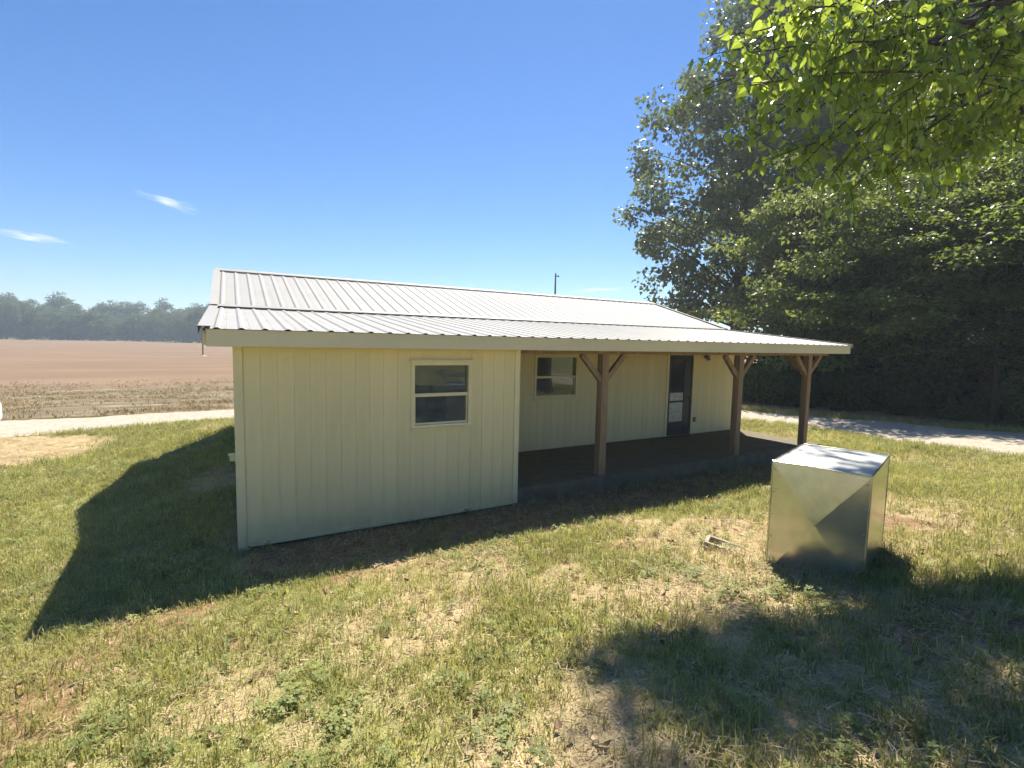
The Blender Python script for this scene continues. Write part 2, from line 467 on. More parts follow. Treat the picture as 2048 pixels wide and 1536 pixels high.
# bare field beyond the lane
def field_mat():
    m = bpy.data.materials.new("field_soil"); nt, p = nodes_of(m); L = nt.links
    tc = nt.nodes.new("ShaderNodeTexCoord")
    def noise(scale, st, detail=6):
        mp = nt.nodes.new("ShaderNodeMapping"); mp.inputs['Scale'].default_value = st; L.new(tc.outputs['Object'], mp.inputs[0])
        n = nt.nodes.new("ShaderNodeTexNoise"); n.inputs['Scale'].default_value = scale; n.inputs['Detail'].default_value = detail
        L.new(mp.outputs[0], n.inputs['Vector']); return n.outputs['Fac']
    def ramp(fac, cols):
        r = nt.nodes.new("ShaderNodeValToRGB"); e = r.color_ramp.elements
        e[0].position, e[0].color = cols[0][0], (*cols[0][1], 1); e[1].position, e[1].color = cols[-1][0], (*cols[-1][1], 1)
        for ps, c in cols[1:-1]:
            k = e.new(ps); k.color = (*c, 1)
        L.new(fac, r.inputs[0]); return r.outputs[0]
    soil = ramp(noise(.16, (.35, 1.2, 1), 9), [(.2, (.19, .125, .080)), (.5, (.225, .152, .098)), (.8, (.28, .20, .135))])
    stub = ramp(noise(.9, (.6, 1.6, 1), 8), [(.3, (.13, .10, .06)), (.52, (.20, .16, .10)), (.66, (.28, .24, .18)), (.8, (.46, .43, .39))])
    sp = nt.nodes.new("ShaderNodeSeparateXYZ"); L.new(tc.outputs['Object'], sp.inputs[0])
    w = nt.nodes.new("ShaderNodeMath"); w.operation = 'MULTIPLY_ADD'; L.new(noise(.25, (.5, .5, 1), 4), w.inputs[0]); w.inputs[1].default_value = 16; L.new(sp.outputs[1], w.inputs[2])
    mr = nt.nodes.new("ShaderNodeMapRange"); L.new(w.outputs[0], mr.inputs[0]); mr.inputs[1].default_value = 37; mr.inputs[2].default_value = 43
    x = nt.nodes.new("ShaderNodeMixRGB"); L.new(mr.outputs[0], x.inputs[0]); L.new(stub, x.inputs[1]); L.new(soil, x.inputs[2])
    L.new(x.outputs[0], p.inputs['Base Color']); p.inputs['Roughness'].default_value = .95; p.inputs['Specular IOR Level'].default_value = .1
    b = nt.nodes.new("ShaderNodeBump"); b.inputs['Strength'].default_value = .8; b.inputs['Distance'].default_value = .15
    L.new(noise(2.5, (.6, 1.4, 1), 8), b.inputs['Height']); L.new(b.outputs[0], p.inputs['Normal'])
    return m
fx = np.concatenate([np.arange(-260, -40, 10), np.arange(-40, 22.1, 1.5)]); fy = np.concatenate([np.arange(15.3, 60, .8), np.arange(60, 262, 6)])
f_me, _ = grid_mesh("field", fx, fy, lambda a, b: ground_z(a, b) + .012 + .05 * fbm(a * .7, b * .7, 5) * sm(16.5, 19, b))
tag(link("field", f_me, field_mat()), kind="structure")

# gravel lane
V = []; F = []
NW = 9
for i, q in enumerate(lane_pts):
    a = lane_pts[max(i-1, 0)]; b = lane_pts[min(i+1, len(lane_pts)-1)]
    d = np.array([b[0]-a[0], b[1]-a[1]]); d /= np.hypot(*d); n = np.array([-d[1], d[0]])
    for k in range(NW):
        u = (k / (NW - 1) - .5)
        wv = q[2] * (1 + .34 * (fbm(i * .9, k * 3.0, 88) - .5))
        x = q[0] + n[0] * u * wv; y = q[1] + n[1] * u * wv
        V.append((x, y, gz(x, y) + .025 - .02 * (abs(u) > .49)))
for i in range(len(lane_pts) - 1):
    for k in range(NW - 1):
        a = i * NW + k; F.append((a, a + NW, a + NW + 1, a + 1))
M_lane = mat("gravel", (.34, .29, .225), rough=.95, scale=9, col2=(.52, .46, .375), bump=.7, bscale=55, spec=.15, detail=10)
tag(link("gravel_lane", arr_mesh("gravel_lane", V, F, True), M_lane), kind="structure")

# low hill behind the far treeline
hx = np.linspace(-420, 320, 60); hy = np.linspace(262, 420, 14)
def hill_z(a, b): return -1.2 + sm(262, 330, b) * (2 + 6 * fbm(a * .008 + 3, b * .004, 5) + 2 * np.exp(-((a + 120) / 90) ** 2))
h_me, _ = grid_mesh("hill", hx, hy, hill_z)
M_hill = mat("wooded_hill", (.05, .075, .025), rough=.95, var=.4, scale=.2)
tag(link("hill", h_me, M_hill), kind="structure")

# ------------------------------------------------------------------ the building
S0, S1 = -0.285, 12.36          # roof ends
RIB = 0.2286
T_E, Z_E = -0.30, 2.51          # porch eave
T_B, Z_B = 3.06, 2.895          # break between the two slopes
T_R, Z_R = 5.95, 3.815          # ridge
LA = 3.70                       # enclosed room under the low roof
TB_W = 2.20                     # wall at the back of the porch
SR = 11.92                      # right end of the building
SLAB = 0.20
T_K = 2 * T_R - 2.75            # back wall
house = empty("outbuilding")
tag(house, "long cream outbuilding with white ribbed metal roof and open corner porch", "building")

BW = 0.1745
_bm = {}
def board_mesh(h, w=BW - .007):
    k = (round(h, 3), round(w, 3))
    if k not in _bm:
        _bm[k] = MB().box(-w/2, w/2, 0, .0045, 0, h).mesh("siding_board"); _bm[k].materials.append(M_siding)
    return _bm[k]

def sided_wall(parent_wall, x0, x1, y, z0, z1, holes):
    """vertical boards on a wall facing -y; holes = (x0,x1,z0,z1)"""
    n = max(1, round((x1 - x0) / BW)); w = (x1 - x0) / n
    for i in range(n):
        xa = x0 + i * w + .0017; xb = x0 + (i + 1) * w - .0017
        segs = [(xa, xb, z0, z1)]
        for hx0, hx1, hz0, hz1 in holes:
            new = []
            for a, b, c, d in segs:
                if b <= hx0 or a >= hx1 or d <= hz0 or c >= hz1: new.append((a, b, c, d)); continue
                if a < hx0: new.append((a, hx0, c, d))
                if b > hx1: new.append((hx1, b, c, d))
                xa_, xb_ = max(a, hx0), min(b, hx1)
                if c < hz0: new.append((xa_, xb_, c, hz0))
                if d > hz1: new.append((xa_, xb_, hz1, d))
            segs = new
        for a, b, c, d in segs:
            if b - a < .012: continue
            link("siding_board", board_mesh(d - c, b - a), None, parent_wall, ((a + b) / 2, y + random.uniform(-.0006, .0006), c))

def wall_backing(name, x0, x1, y0, y1, z0, z1, hole=None, m=M_siding):
    mb = MB()
    if hole is None: mb.box(x0, x1, y0, y1, z0, z1)
    else:
        hs = sorted(hole); cur = x0
        for a, b, c, d in hs:
            mb.box(cur, a, y0, y1, z0, z1)
            if c > z0: mb.box(a, b, y0, y1, z0, c)
            mb.box(a, b, y0, y1, d, z1); cur = b
        mb.box(cur, x1, y0, y1, z0, z1)
    return mb.build(name, m, house)

HA = (2.09, 2.87, 1.29, 2.10)                                     # window in the room wall
HB = (5.40, 6.40, 1.31, 2.13)                                     # window on the porch
HD = (9.21, 10.05, SLAB, 2.20)                                    # doorway on the porch
ZA = 2.45
wa = wall_backing("front_wall", 0.03, LA - .03, .0050, .10, 0.0, ZA, [HA])
sided_wall(wa, .085, LA - .075, 0.0, 0.0, ZA, [HA])
wb = wall_backing("porch_wall", LA + .0, SR - .03, TB_W + .0050, TB_W + .10, SLAB - .02, 2.70, [HB, HD])
sided_wall(wb, LA + .02, SR - .085, TB_W, SLAB - .02, 2.70, [HB, HD])
box("room_side_wall", (LA - .1, LA - .004, .101, TB_W + .0, 0, 2.56), M_siding, house)
# end walls and back wall (gable outlines)
def gable(name, x0, x1, pts):
    mb = MB(); n = len(pts)
    mb.v = [(x0, y, z) for y, z in pts] + [(x1, y, z) for y, z in pts]
    mb.f = [tuple(range(n))[::-1], tuple(range(n, 2 * n))] + [(i, (i+1) % n, n + (i+1) % n, n + i) for i in range(n)]
    return mb.build(name, M_siding, house)
gable("end_wall", .002, .096, [(.101, 0), (T_K, -.0), (T_K, 2.92), (T_R, Z_R - .10), (T_B, Z_B - .10), (.101, 2.44)])
gable("end_wall", SR - .096, SR - .002, [(TB_W + .101, .0), (T_K, 0), (T_K, 2.92), (T_R, Z_R - .10), (T_B, Z_B - .10), (TB_W + .101, 2.66)])
box("back_wall", (.097, SR - .097, T_K - .1, T_K - .002, 0, 2.90), M_siding, house)
# corner boards
for nm, b in (("corner_board", (-.012, .083, -.016, .10, -.01, ZA)), ("corner_board", (LA - .073, LA + .012, -.016, .10, -.005, ZA)),
              ("corner_board", (SR - .083, SR + .012, TB_W - .016, TB_W + .1, SLAB - .02, 2.68))):
    box(nm, b, M_trim, house, .003)
# bottom drip strip and footing
box("bottom_trim", (.085, LA - .075, -.010, -.0015, -.012, .03), M_trim, house)
box("foundation", (.06, LA - .06, .05, TB_W + 6.8, -.55, -.002), M_conc, house)
box("foundation_block", (-.005, .11, -.025, .12, -.16, -.012), M_block, house, .006)
box("floor_board", (.1, SR - .1, TB_W + .11, T_K - .11, .02, .10), M_dark, house)
box("room_floor", (.1, LA - .11, .11, TB_W + .10, .02, .10), M_dark, house)
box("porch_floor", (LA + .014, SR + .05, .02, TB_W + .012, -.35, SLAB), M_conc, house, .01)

def window(h, y, cap=True):
    x0, x1, z0, z1 = h
    w = empty("window"); w.parent = house
    fr = MB()
    t = .048
    fr.box(x0 - t, x1 + t, y - .018, y + .02, z1, z1 + t + .01)
    fr.box(x0 - t, x1 + t, y - .018, y + .02, z0 - t * .8, z0)
    fr.box(x0 - t, x0, y - .0175, y + .02, z0, z1); fr.box(x1, x1 + t, y - .0175, y + .02, z0, z1)
    f = fr.build("window_frame", M_trim, w, bevel=.003)
    if cap: box("drip_cap", (x0 - .075, x1 + .075, y - .045, y + .005, z1 + t + .011, z1 + t + .027), M_trim, w)
    zm = (z0 + z1) / 2 + .0
    box("sash_rail", (x0, x1, y + .006, y + .05, zm - .022, zm + .024), M_trim, w, .003)
    sl = MB()
    sl.box(x0, x0 + .018, y + .012, y + .05, z0, zm - .023); sl.box(x1 - .018, x1, y + .012, y + .05, z0, zm - .023)
    sl.box(x0 + .0185, x1 - .0185, y + .012, y + .05, z0, z0 + .028)
    sl.build("sash", M_trim, w)
    box("window_sill", (x0 - .06, x1 + .06, y - .04, y + .01, z0 - t * .8 - .022, z0 - t * .8 - .001), M_trim, w, .003)
    box("pane", (x0 + .001, x1 - .001, y + .044, y + .049, zm + .0245, z1 - .001), M_glass, w)
    box("pane", (x0 + .019, x1 - .019, y + .030, y + .035, z0 + .0285, zm - .0235), M_glass, w)
    box("dark_room_sheet", (x0 - .02, x1 + .02, y + .13, y + .14, z0 - .02, z1 + .02), M_dark, w)  # dark sheet behind the panes stands in for the unlit room
    return w
window(HA, 0.0)
window(HB, TB_W)

door = empty("door"); door.parent = house
x0, x1, z0, z1 = HD
fr = MB(); fr.box(x0 - .07, x0, TB_W - .018, TB_W + .02, z0, z1 + .07); fr.box(x1, x1 + .07, TB_W - .018, TB_W + .02, z0, z1 + .07); fr.box(x0, x1, TB_W - .018, TB_W + .02, z1, z1 + .07)
fr.build("door_frame", M_trim, door, bevel=.003)
lf = MB(); ys_ = (TB_W + .02, TB_W + .055)
lf.box(x0 + .004, x0 + .10, *ys_, z0 + .01, z1 - .004); lf.box(x1 - .26, x1 - .004, *ys_, z0 + .01, z1 - .004)
lf.box(x0 + .1, x1 - .26, *ys_, z0 + .01, z0 + .34); lf.box(x0 + .1, x1 - .26, *ys_, z1 - .12, z1 - .004)
lf.box(x0 + .1, x1 - .26, *ys_, 1.02, 1.07)
lf.build("door_leaf", M_doorframe, door, bevel=.003)
box("glass_panel", (x0 + .1, x1 - .26, TB_W + .035, TB_W + .04, 1.265, z1 - .121), M_glass, door)
box("pale_panel", (x0 + .1, x1 - .262, TB_W + .034, TB_W + .041, 1.071, 1.262), M_panel, door)
box("pale_panel", (x0 + .1, x1 - .262, TB_W + .034, TB_W + .041, z0 + .341, 1.019), M_panel, door)
kn = MB(); kn.tube([(x1 - .13, TB_W + .02, 1.16), (x1 - .13, TB_W - .03, 1.16), (x1 - .13, TB_W - .05, 1.16)], [.012, .014, .028], 8).tube([(x1 - .13, TB_W - .05, 1.16), (x1 - .13, TB_W - .075, 1.16), (x1 - .13, TB_W - .08, 1.16)], [.028, .024, .002], 8)
kn.build("door_knob", M_steel, door, smooth=True)
ob = MB().box(10.155, 10.225, TB_W - .045, TB_W - .002, .51, .63).build("outlet_box", M_steel, house, bevel=.006)
pl = MB().tube([(10.5, TB_W - .002, 2.16), (10.5, TB_W - .05, 2.16), (10.5, TB_W - .052, 2.16)], [.05, .045, .01], 10).tube([(10.5, TB_W - .10, 2.20), (10.5, TB_W - .10, 2.09), (10.5, TB_W - .10, 2.07)], [.035, .05, .01], 10).box(10.49, 10.51, TB_W - .1, TB_W - .045, 2.15, 2.17)
pl.build("porch_light", M_steel, house, smooth=True)
mv = MB().box(-.08, -.013, 1.12, 1.26, .77, .84).box(-.095, -.012, 1.11, 1.27, .8405, .852)
mv.build("vent_hood", M_trim, house, bevel=.006)

# roof: a sheet of four ribs is one panel
def panel_mesh(name, nrib, length, lead=0.0, tail=0.0):
    prof = []
    for k in range(nrib):
        c = (k + .5) * RIB
        prof += [(c - .036, 0), (c - .013, .0150), (c + .013, .0150), (c + .036, 0)]
        if k < nrib: prof += [(c + .036 + .05, .0), (c + .036 + .054, .0025), (c + .036 + .058, 0)]
    prof = [(-lead, 0)] + prof
    prof = [q for q in prof if q[0] < nrib * RIB - .004] + [(nrib * RIB - .002 + tail, 0)]
    n = len(prof); T = .0016
    V = []; NL = 6
    for j in range(NL + 1):
        V += [(x, j * length / NL, z) for x, z in prof]
    base = len(V)
    for j in range(NL + 1):
        V += [(x, j * length / NL, z - T) for x, z in prof]
    F = []
    for j in range(NL):
        for i in range(n - 1):
            a = j * n + i; F.append((a, a + 1, a + n + 1, a + n)); F.append((base + a, base + a + n, base + a + n + 1, base + a + 1))
    for i in range(n - 1): F.append((i, base + i, base + i + 1, i + 1)); k = NL * n + i; F.append((k, k + 1, base + k + 1, base + k))
    return arr_mesh(name, V, F)

def roof_slope(deck_name, t0, z0, t1, z1, flip=False, back=False):
    L_ = math.hypot(t1 - t0, z1 - z0); ang = math.atan2(z1 - z0, t1 - t0)
    dk = MB()
    th = .05
    for (x0_, x1_) in ((S0 + .03, S1 - .03),):
        dk.v = [(x0_, t0 + .04, z0 - .008 + .04 * math.tan(ang)), (x1_, t0 + .04, z0 - .008 + .04 * math.tan(ang)), (x1_, t1, z1 - .008), (x0_, t1, z1 - .008)]
        dk.v += [(a, b, c - th) for a, b, c in dk.v]
        dk.f = [(0, 1, 2, 3), (7, 6, 5, 4), (0, 4, 5, 1), (1, 5, 6, 2), (2, 6, 7, 3), (3, 7, 4, 0)]
    deck = dk.build(deck_name, M_rafter, house)
    first = S0 + .02
    n = 55; k = 0
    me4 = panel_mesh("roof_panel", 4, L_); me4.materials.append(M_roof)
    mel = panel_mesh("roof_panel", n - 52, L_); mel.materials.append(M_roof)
    while k < n:
        m_ = 4 if k + 4 <= n else n - k
        o = link("roof_panel", me4 if m_ == 4 else mel, None, deck)
        o.location = (first + k * RIB, t0, z0 + .0015 + (.0006 if (k // 4) % 2 else 0))
        o.rotation_euler = (ang, 0, 0)
        k += m_
    # screws
    sv = MB()
    for frac in (.02, .34, .67, .965):
        for i in range(n):
            for dx in (.075,):
                x = first + (i + .5) * RIB + dx; y = t0 + frac * (t1 - t0); z = z0 + frac * (z1 - z0) + .002
                q = len(sv.v); r = .010
                sv.v += [(x - r, y - r, z), (x + r, y - r, z), (x + r, y + r, z + 2 * r * math.tan(ang)), (x - r, y + r, z + 2 * r * math.tan(ang)), (x, y, z + .010)]
                sv.f += [(q, q+1, q+4), (q+1, q+2, q+4), (q+2, q+3, q+4), (q+3, q, q+4)]
    s_ = sv.build("screw_heads", M_screw, deck); s_["kind"] = "stuff"
    return deck
low = roof_slope("porch_roof", T_E, Z_E, T_B + .04, Z_B - .004)
up = roof_slope("main_roof", T_B - .03, Z_B + .014, T_R, Z_R)
# back slope: same sheets turned round the ridge
for o in [up] + list(up.children):
    c = o.copy(); COL.objects.link(c)
    if o is up:
        back = c; c.name = "main_roof"; c.location = (S0 + S1, 2 * T_R, 0); c.rotation_euler = (0, 0, math.pi)
    else:
        c.parent = back
# ridge cap, step flashing, rake trims
rc = MB(); sl = (Z_R - Z_B) / (T_R - T_B); w_ = .17
for sgn in (1, -1):
    rc.quad((S0 - .01, T_R, Z_R + .045), (S1 + .01, T_R, Z_R + .045), (S1 + .01, T_R + sgn * w_, Z_R + .045 - sl * w_ - .006), (S0 - .01, T_R + sgn * w_, Z_R + .045 - sl * w_ - .006))
    rc.quad((S0 - .01, T_R + sgn * w_, Z_R + .039 - sl * w_), (S1 + .01, T_R + sgn * w_, Z_R + .039 - sl * w_), (S1 + .01, T_R + sgn * (w_ - .004), Z_R + .018 - sl * w_), (S0 - .01, T_R + sgn * (w_ - .004), Z_R + .018 - sl * w_))
rc.build("ridge_cap", M_roof, house)
fl = MB(); fl.quad((S0, T_B - .045, Z_B + .024), (S1, T_B - .045, Z_B + .024), (S1, T_B + .05, Z_B + .062), (S0, T_B + .05, Z_B + .062)).quad((S0, T_B - .045, Z_B + .0235), (S0, T_B - .047, Z_B + .018), (S1, T_B - .047, Z_B + .018), (S1, T_B - .045, Z_B + .0235))
fl.build("roof_step_flashing", M_roof, house)
def rake(xa, xb, a, b):
    mb = MB(); (t0, z0), (t1, z1) = a, b
    v0 = [(xa, t0, z0 + .030), (xb, t0, z0 + .030), (xb, t1, z1 + .030), (xa, t1, z1 + .030)]
    v1 = [(x, y, z - .09 if x == xa else z - .004) for x, y, z in v0]
    n = 0
    mb.v = v0 + [(xa, t0, z0 - .06), (xa, t1, z1 - .06)]
    mb.f = [(0, 1, 2, 3), (0, 3, 5, 4)]
    o = mb.build("rake_trim", M_roof, house)
    m = o.modifiers.new("thick", 'SOLIDIFY'); m.thickness = .003
    return o
for xa, xb in ((S0 - .035, S0 + .085), (S1 + .035, S1 - .06)):
    rake(xa, xb, (T_E - .01, Z_E), (T_B + .0, Z_B)); rake(xa, xb, (T_B - .03, Z_B + .02), (T_R, Z_R + .005))
    rake(xa, xb, (2 * T_R - T_B + .03, Z_B + .02), (T_R, Z_R + .005))
# fascia, barge boards, soffit, beams
box("fascia", (S0 + .035, S1 - .008, T_E + .022, T_E + .06, Z_E - .185, Z_E - .003), M_fascia, house, .003)
def barge(x, a, b):
    mb = MB(); (t0, z0), (t1, z1) = a, b
    mb.v = [(x, t0, z0), (x, t1, z1), (x, t1, z1 - .15), (x, t0, z0 - .15), (x + .03, t0, z0), (x + .03, t1, z1), (x + .03, t1, z1 - .15), (x + .03, t0, z0 - .15)]
    mb.f = [(0, 1, 2, 3), (7, 6, 5, 4), (0, 4, 5, 1), (1, 5, 6, 2), (2, 6, 7, 3), (3, 7, 4, 0)]
    mb.build("barge_board", M_fascia, house)
for x in (S0 + .002, S1 - .04):
    barge(x, (T_E + .065, Z_E - .02), (T_B, Z_B - .07)); barge(x, (T_B + .01, Z_B - .06), (T_R, Z_R - .07)); barge(x, (2 * T_R - T_B, Z_B - .06), (T_R, Z_R - .07))
box("soffit", (S0 + .04, LA + .01, T_E + .065, -.018, Z_E - .182, Z_E - .165), M_fascia, house)
box("porch_beam", (LA + .02, 12.12, .07, .22, 2.265, 2.44), M_wood, house, .006)
slp = (Z_B - Z_E) / (T_B - T_E)
xr = LA + .35
while xr < S1 - .2:
    MB().beam((xr, T_E + .07, Z_E - .135 + .37 * slp * .2), (xr, TB_W - .02, Z_E - .13 + (TB_W - T_E) * slp), .04, .12).build("rafter", M_rafter, house)
    xr += .61
for i, px in enumerate((5.43, 8.99, 11.42)):
    ps = MB().box(-.07, .07, -.07, .07, 0, 2.264 - SLAB + .0).build("post", M_wood, house, (px, .145, SLAB + .001), bevel=.006)
    for sgn in (-1, 1):
        br = MB().beam((sgn * .03, 0, 1.60), (sgn * .46, 0, 2.055), .075, .09)
        br.build("brace", M_wood, ps, bevel=.004)
    if i == 2:
        MB().beam((0, .03, 1.60), (0, .50, 2.08), .09, .075).build("brace", M_wood, ps, bevel=.004)

# ------------------------------------------------------------------ galvanised duct box
BX = Vector((4.09, -3.77)); e1 = Vector((.30, -.954)).normalized(); e2 = Vector((.954, .30)).normalized()
W_, D_, H_ = .71, 1.08, .945
bz = .50
plen = empty("duct_box", (BX.x, BX.y, bz), math.atan2(e1.y, e1.x))   # local x along the front, y depth
tag(plen, "galvanised sheet metal duct box standing on the grass beside the tree shade", "metal box")
def crossbreak(name, o, ux, uy, nrm, wx, wy, depth, off, skew=(0, 0), mt=None):
    """sheet with an X crease: four facets meeting at a slightly raised centre"""
    o = Vector(o); ux = Vector(ux); uy = Vector(uy); nrm = Vector(nrm)
    P = [o, o + ux * wx, o + ux * wx + uy * wy, o + uy * wy]
    c = o + ux * (wx * (.5 + skew[0])) + uy * (wy * (.5 + skew[1])) + nrm * depth
    mb = MB(); mb.v = [tuple(q) for q in P] + [tuple(c)]
    mb.f = [(0, 1, 4), (1, 2, 4), (2, 3, 4), (3, 0, 4)]
    ob_ = mb.build(name, mt or M_galv, plen)
    m = ob_.modifiers.new("thick", 'SOLIDIFY'); m.thickness = .002; m.offset = -1
    return ob_
crossbreak("front_panel", (0, 0, -.06), (1, 0, 0), (0, 0, 1), (0, -1, 0), W_, H_ + .06, .034, 0, (.0, .03))
crossbreak("side_panel", (W_ + .001, 0, -.06), (0, 1, 0), (0, 0, 1), (1, 0, 0), D_, H_ + .06, .012, 0)
crossbreak("side_panel", (-.001, D_, -.06), (0, -1, 0), (0, 0, 1), (-1, 0, 0), D_, H_ + .06, .012, 0)
crossbreak("back_panel", (W_, D_ + .001, -.06), (-1, 0, 0), (0, 0, 1), (0, 1, 0), W_, H_ + .06, .012, 0)
crossbreak("top_panel", (0, 0, H_ + .001), (1, 0, 0), (0, 1, 0), (0, 0, 1), W_, D_, .008, 0, (0, 0), M_galv_top)
for a, b in (((0, 0), (W_, 0)), ((W_, 0), (W_, D_)), ((W_, D_), (0, D_)), ((0, D_), (0, 0))):
    MB().beam((a[0], a[1], H_ + .004), (b[0], b[1], H_ + .004), .014, .014).build("top_flange", M_galv, plen, bevel=.003)
for a in ((0, 0), (W_, 0), (W_, D_), (0, D_)):
    MB().beam((a[0], a[1], -.08), (a[0], a[1], H_ - .004), .012, .012).build("corner_seam", M_galv, plen, bevel=.003)

for k_ in range(5):
    z_ = .08 + k_ * .2
    for x_ in (.022, W_ - .022):
        MB().tube([(x_, -.001, z_), (x_, -.007, z_), (x_, -.008, z_)], [.007, .006, .001], 7).build("screw", M_screw, plen)
# hollow concrete block, half sunk
mbk = MB(); hb = .05
mbk.box(-.16, .16, -.10, -.07, -.12, hb); mbk.box(-.16, .16, .07, .10, -.12, hb - .012); mbk.box(-.16, -.125, -.0695, .0695, -.12, hb - .002); mbk.box(-.02, .015, -.0695, .0695, -.12, hb - .03)
bl = mbk.build("concrete_block", M_block, None, (4.22, -3.22, gz(4.22, -3.22)), math.radians(-58), bevel=.005)
bl.rotation_euler = (math.radians(6), math.radians(7), math.radians(-62))
tag(bl, "pale hollow concrete block half sunk in the dry grass near the metal box", "concrete block")

# white tank seen at the edge of the straw
tk = empty("white_tank", (-6.15, 12.6, gz(-6.15, 12.6)), math.radians(12))
tag(tk, "white rounded tank on a low stand at the straw patch by the lane", "tank")
def rounded_box(name, b, r, m, parent):
    o = box(name, b, m, parent); mod = o.modifiers.new("round", 'BEVEL'); mod.width = r; mod.segments = 5
    return o
rounded_box("tank_body", (-1.2, .42, -.55, .55, .28, .86), .13, M_white, tk)
for x in (-1.0, -.4, .22):
    for y in (-.4, .4):
        box("leg", (x - .04, x + .04, y - .04, y + .04, -.1, .30), M_white, tk)
MB().tube([(-.4, 0, .85), (-.4, 0, .93), (-.4, 0, .935)], [.16, .15, .01], 14).build("lid", M_white, tk, smooth=True)

# utility pole and field pole
up_ = empty("utility_pole", (35.0, 45.0, gz(35, 45) - .1))
tag(up_, "distant utility pole rising above the ridge of the white roof", "utility pole")
MB().tube([(0, 0, 0), (0, 0, 6), (0, 0, 10.7)], [.14, .12, .10], 10).build("pole_shaft", M_pole, up_, smooth=True)
MB().box(-.02, .55, -.05, .05, 10.35, 10.46).build("cross_arm", M_pole, up_)
MB().tube([(.45, 0, 10.46), (.45, 0, 10.62)], [.05, .03], 8).build("insulator", M_steel, up_)
MB().tube([(0, 0, 10.7), (0, 0, 10.84)], [.05, .03], 8).build("insulator", M_steel, up_)
fp = empty("field_pole", (-4.06, 83.9, gz(-4.06, 83.9)))
tag(fp, "thin dark pole standing in the bare brown field", "pole")
MB().tube([(0, 0, -.1), (0, 0, 2), (0, 0, 4.5)], [.10, .09, .08], 8).build("pole_shaft", M_pole, fp, smooth=True)
MB().tube([(0, 0, -.1), (0, 0, .10), (0, 0, .22)], [.7, .5, .12], 12).build("pole_footing", M_block, fp, smooth=True)

# ------------------------------------------------------------------ foliage
def frames(n, axis_dir, spread, rng):
    """random orthonormal frames; y axis spread around axis_dir (n,3)"""
    y = axis_dir + rng.normal(0, spread, (n, 3)); y /= np.linalg.norm(y, axis=1, keepdims=True)
    r = rng.normal(0, 1, (n, 3)); x = np.cross(y, r); x /= np.linalg.norm(x, axis=1, keepdims=True) + 1e-9
    z = np.cross(x, y)
    return np.stack([x, y, z], 2)

SIMPLE_V = np.array([(0, 0, 0), (-.36, .45, .10), (0, 1, -.06), (.36, .45, .10)]); SIMPLE_F = np.array([(0, 2, 1), (0, 3, 2)])
LOBED_V = np.array([(0, 0, 0), (-.5, .30, .1), (-.28, .62, .05), (0, 1.0, -.1), (.28, .62, .05), (.5, .30, .1)])
LOBED_F = np.array([(0, 2, 1), (0, 3, 2), (0, 4, 3), (0, 5, 4)])
HEART_V = np.array([(0, .0, 0), (-.25, -.04, .05), (-.44, .18, .10), (-.40, .48, .09), (-.17, .80, .02), (0, 1.05, -.10), (.17, .80, .02), (.40, .48, .09), (.44, .18, .10), (.25, -.04, .05), (0, .45, -.03)])
HEART_F = np.array([(10, i, i + 1) for i in range(0, 9)] + [(10, 9, 0)])[:, ::-1]

def leaves_mesh(name, pos, axis_dir, spread, size, m, rng, tmpl=(SIMPLE_V, SIMPLE_F), tint=None):
    n = len(pos); R = frames(n, axis_dir, spread, rng)
    tv, tf = tmpl
    sz = size * rng.uniform(.65, 1.25, n)
    V = np.einsum('nij,kj->nki', R, tv) * sz[:, None, None] + pos[:, None, :]
    F = tf[None] + (np.arange(n) * len(tv))[:, None, None]
    me = arr_mesh(name, V.reshape(-1, 3), F.reshape(-1, 3))
    a = me.attributes.new("tint", 'FLOAT', 'FACE')
    tv_ = np.clip(rng.normal(.45, .22, n) if tint is None else tint, 0, 1)
    a.data.foreach_set("value", np.repeat(tv_, len(tf)).astype(np.float32))
    me.materials.append(m)
    return me

def bez(p0, p1, p2, n):
    p0, p1, p2 = map(np.asarray, (p0, p1, p2)); t = np.linspace(0, 1, n)[:, None]
    return (1-t)**2 * p0 + 2*t*(1-t) * p1 + t*t * p2

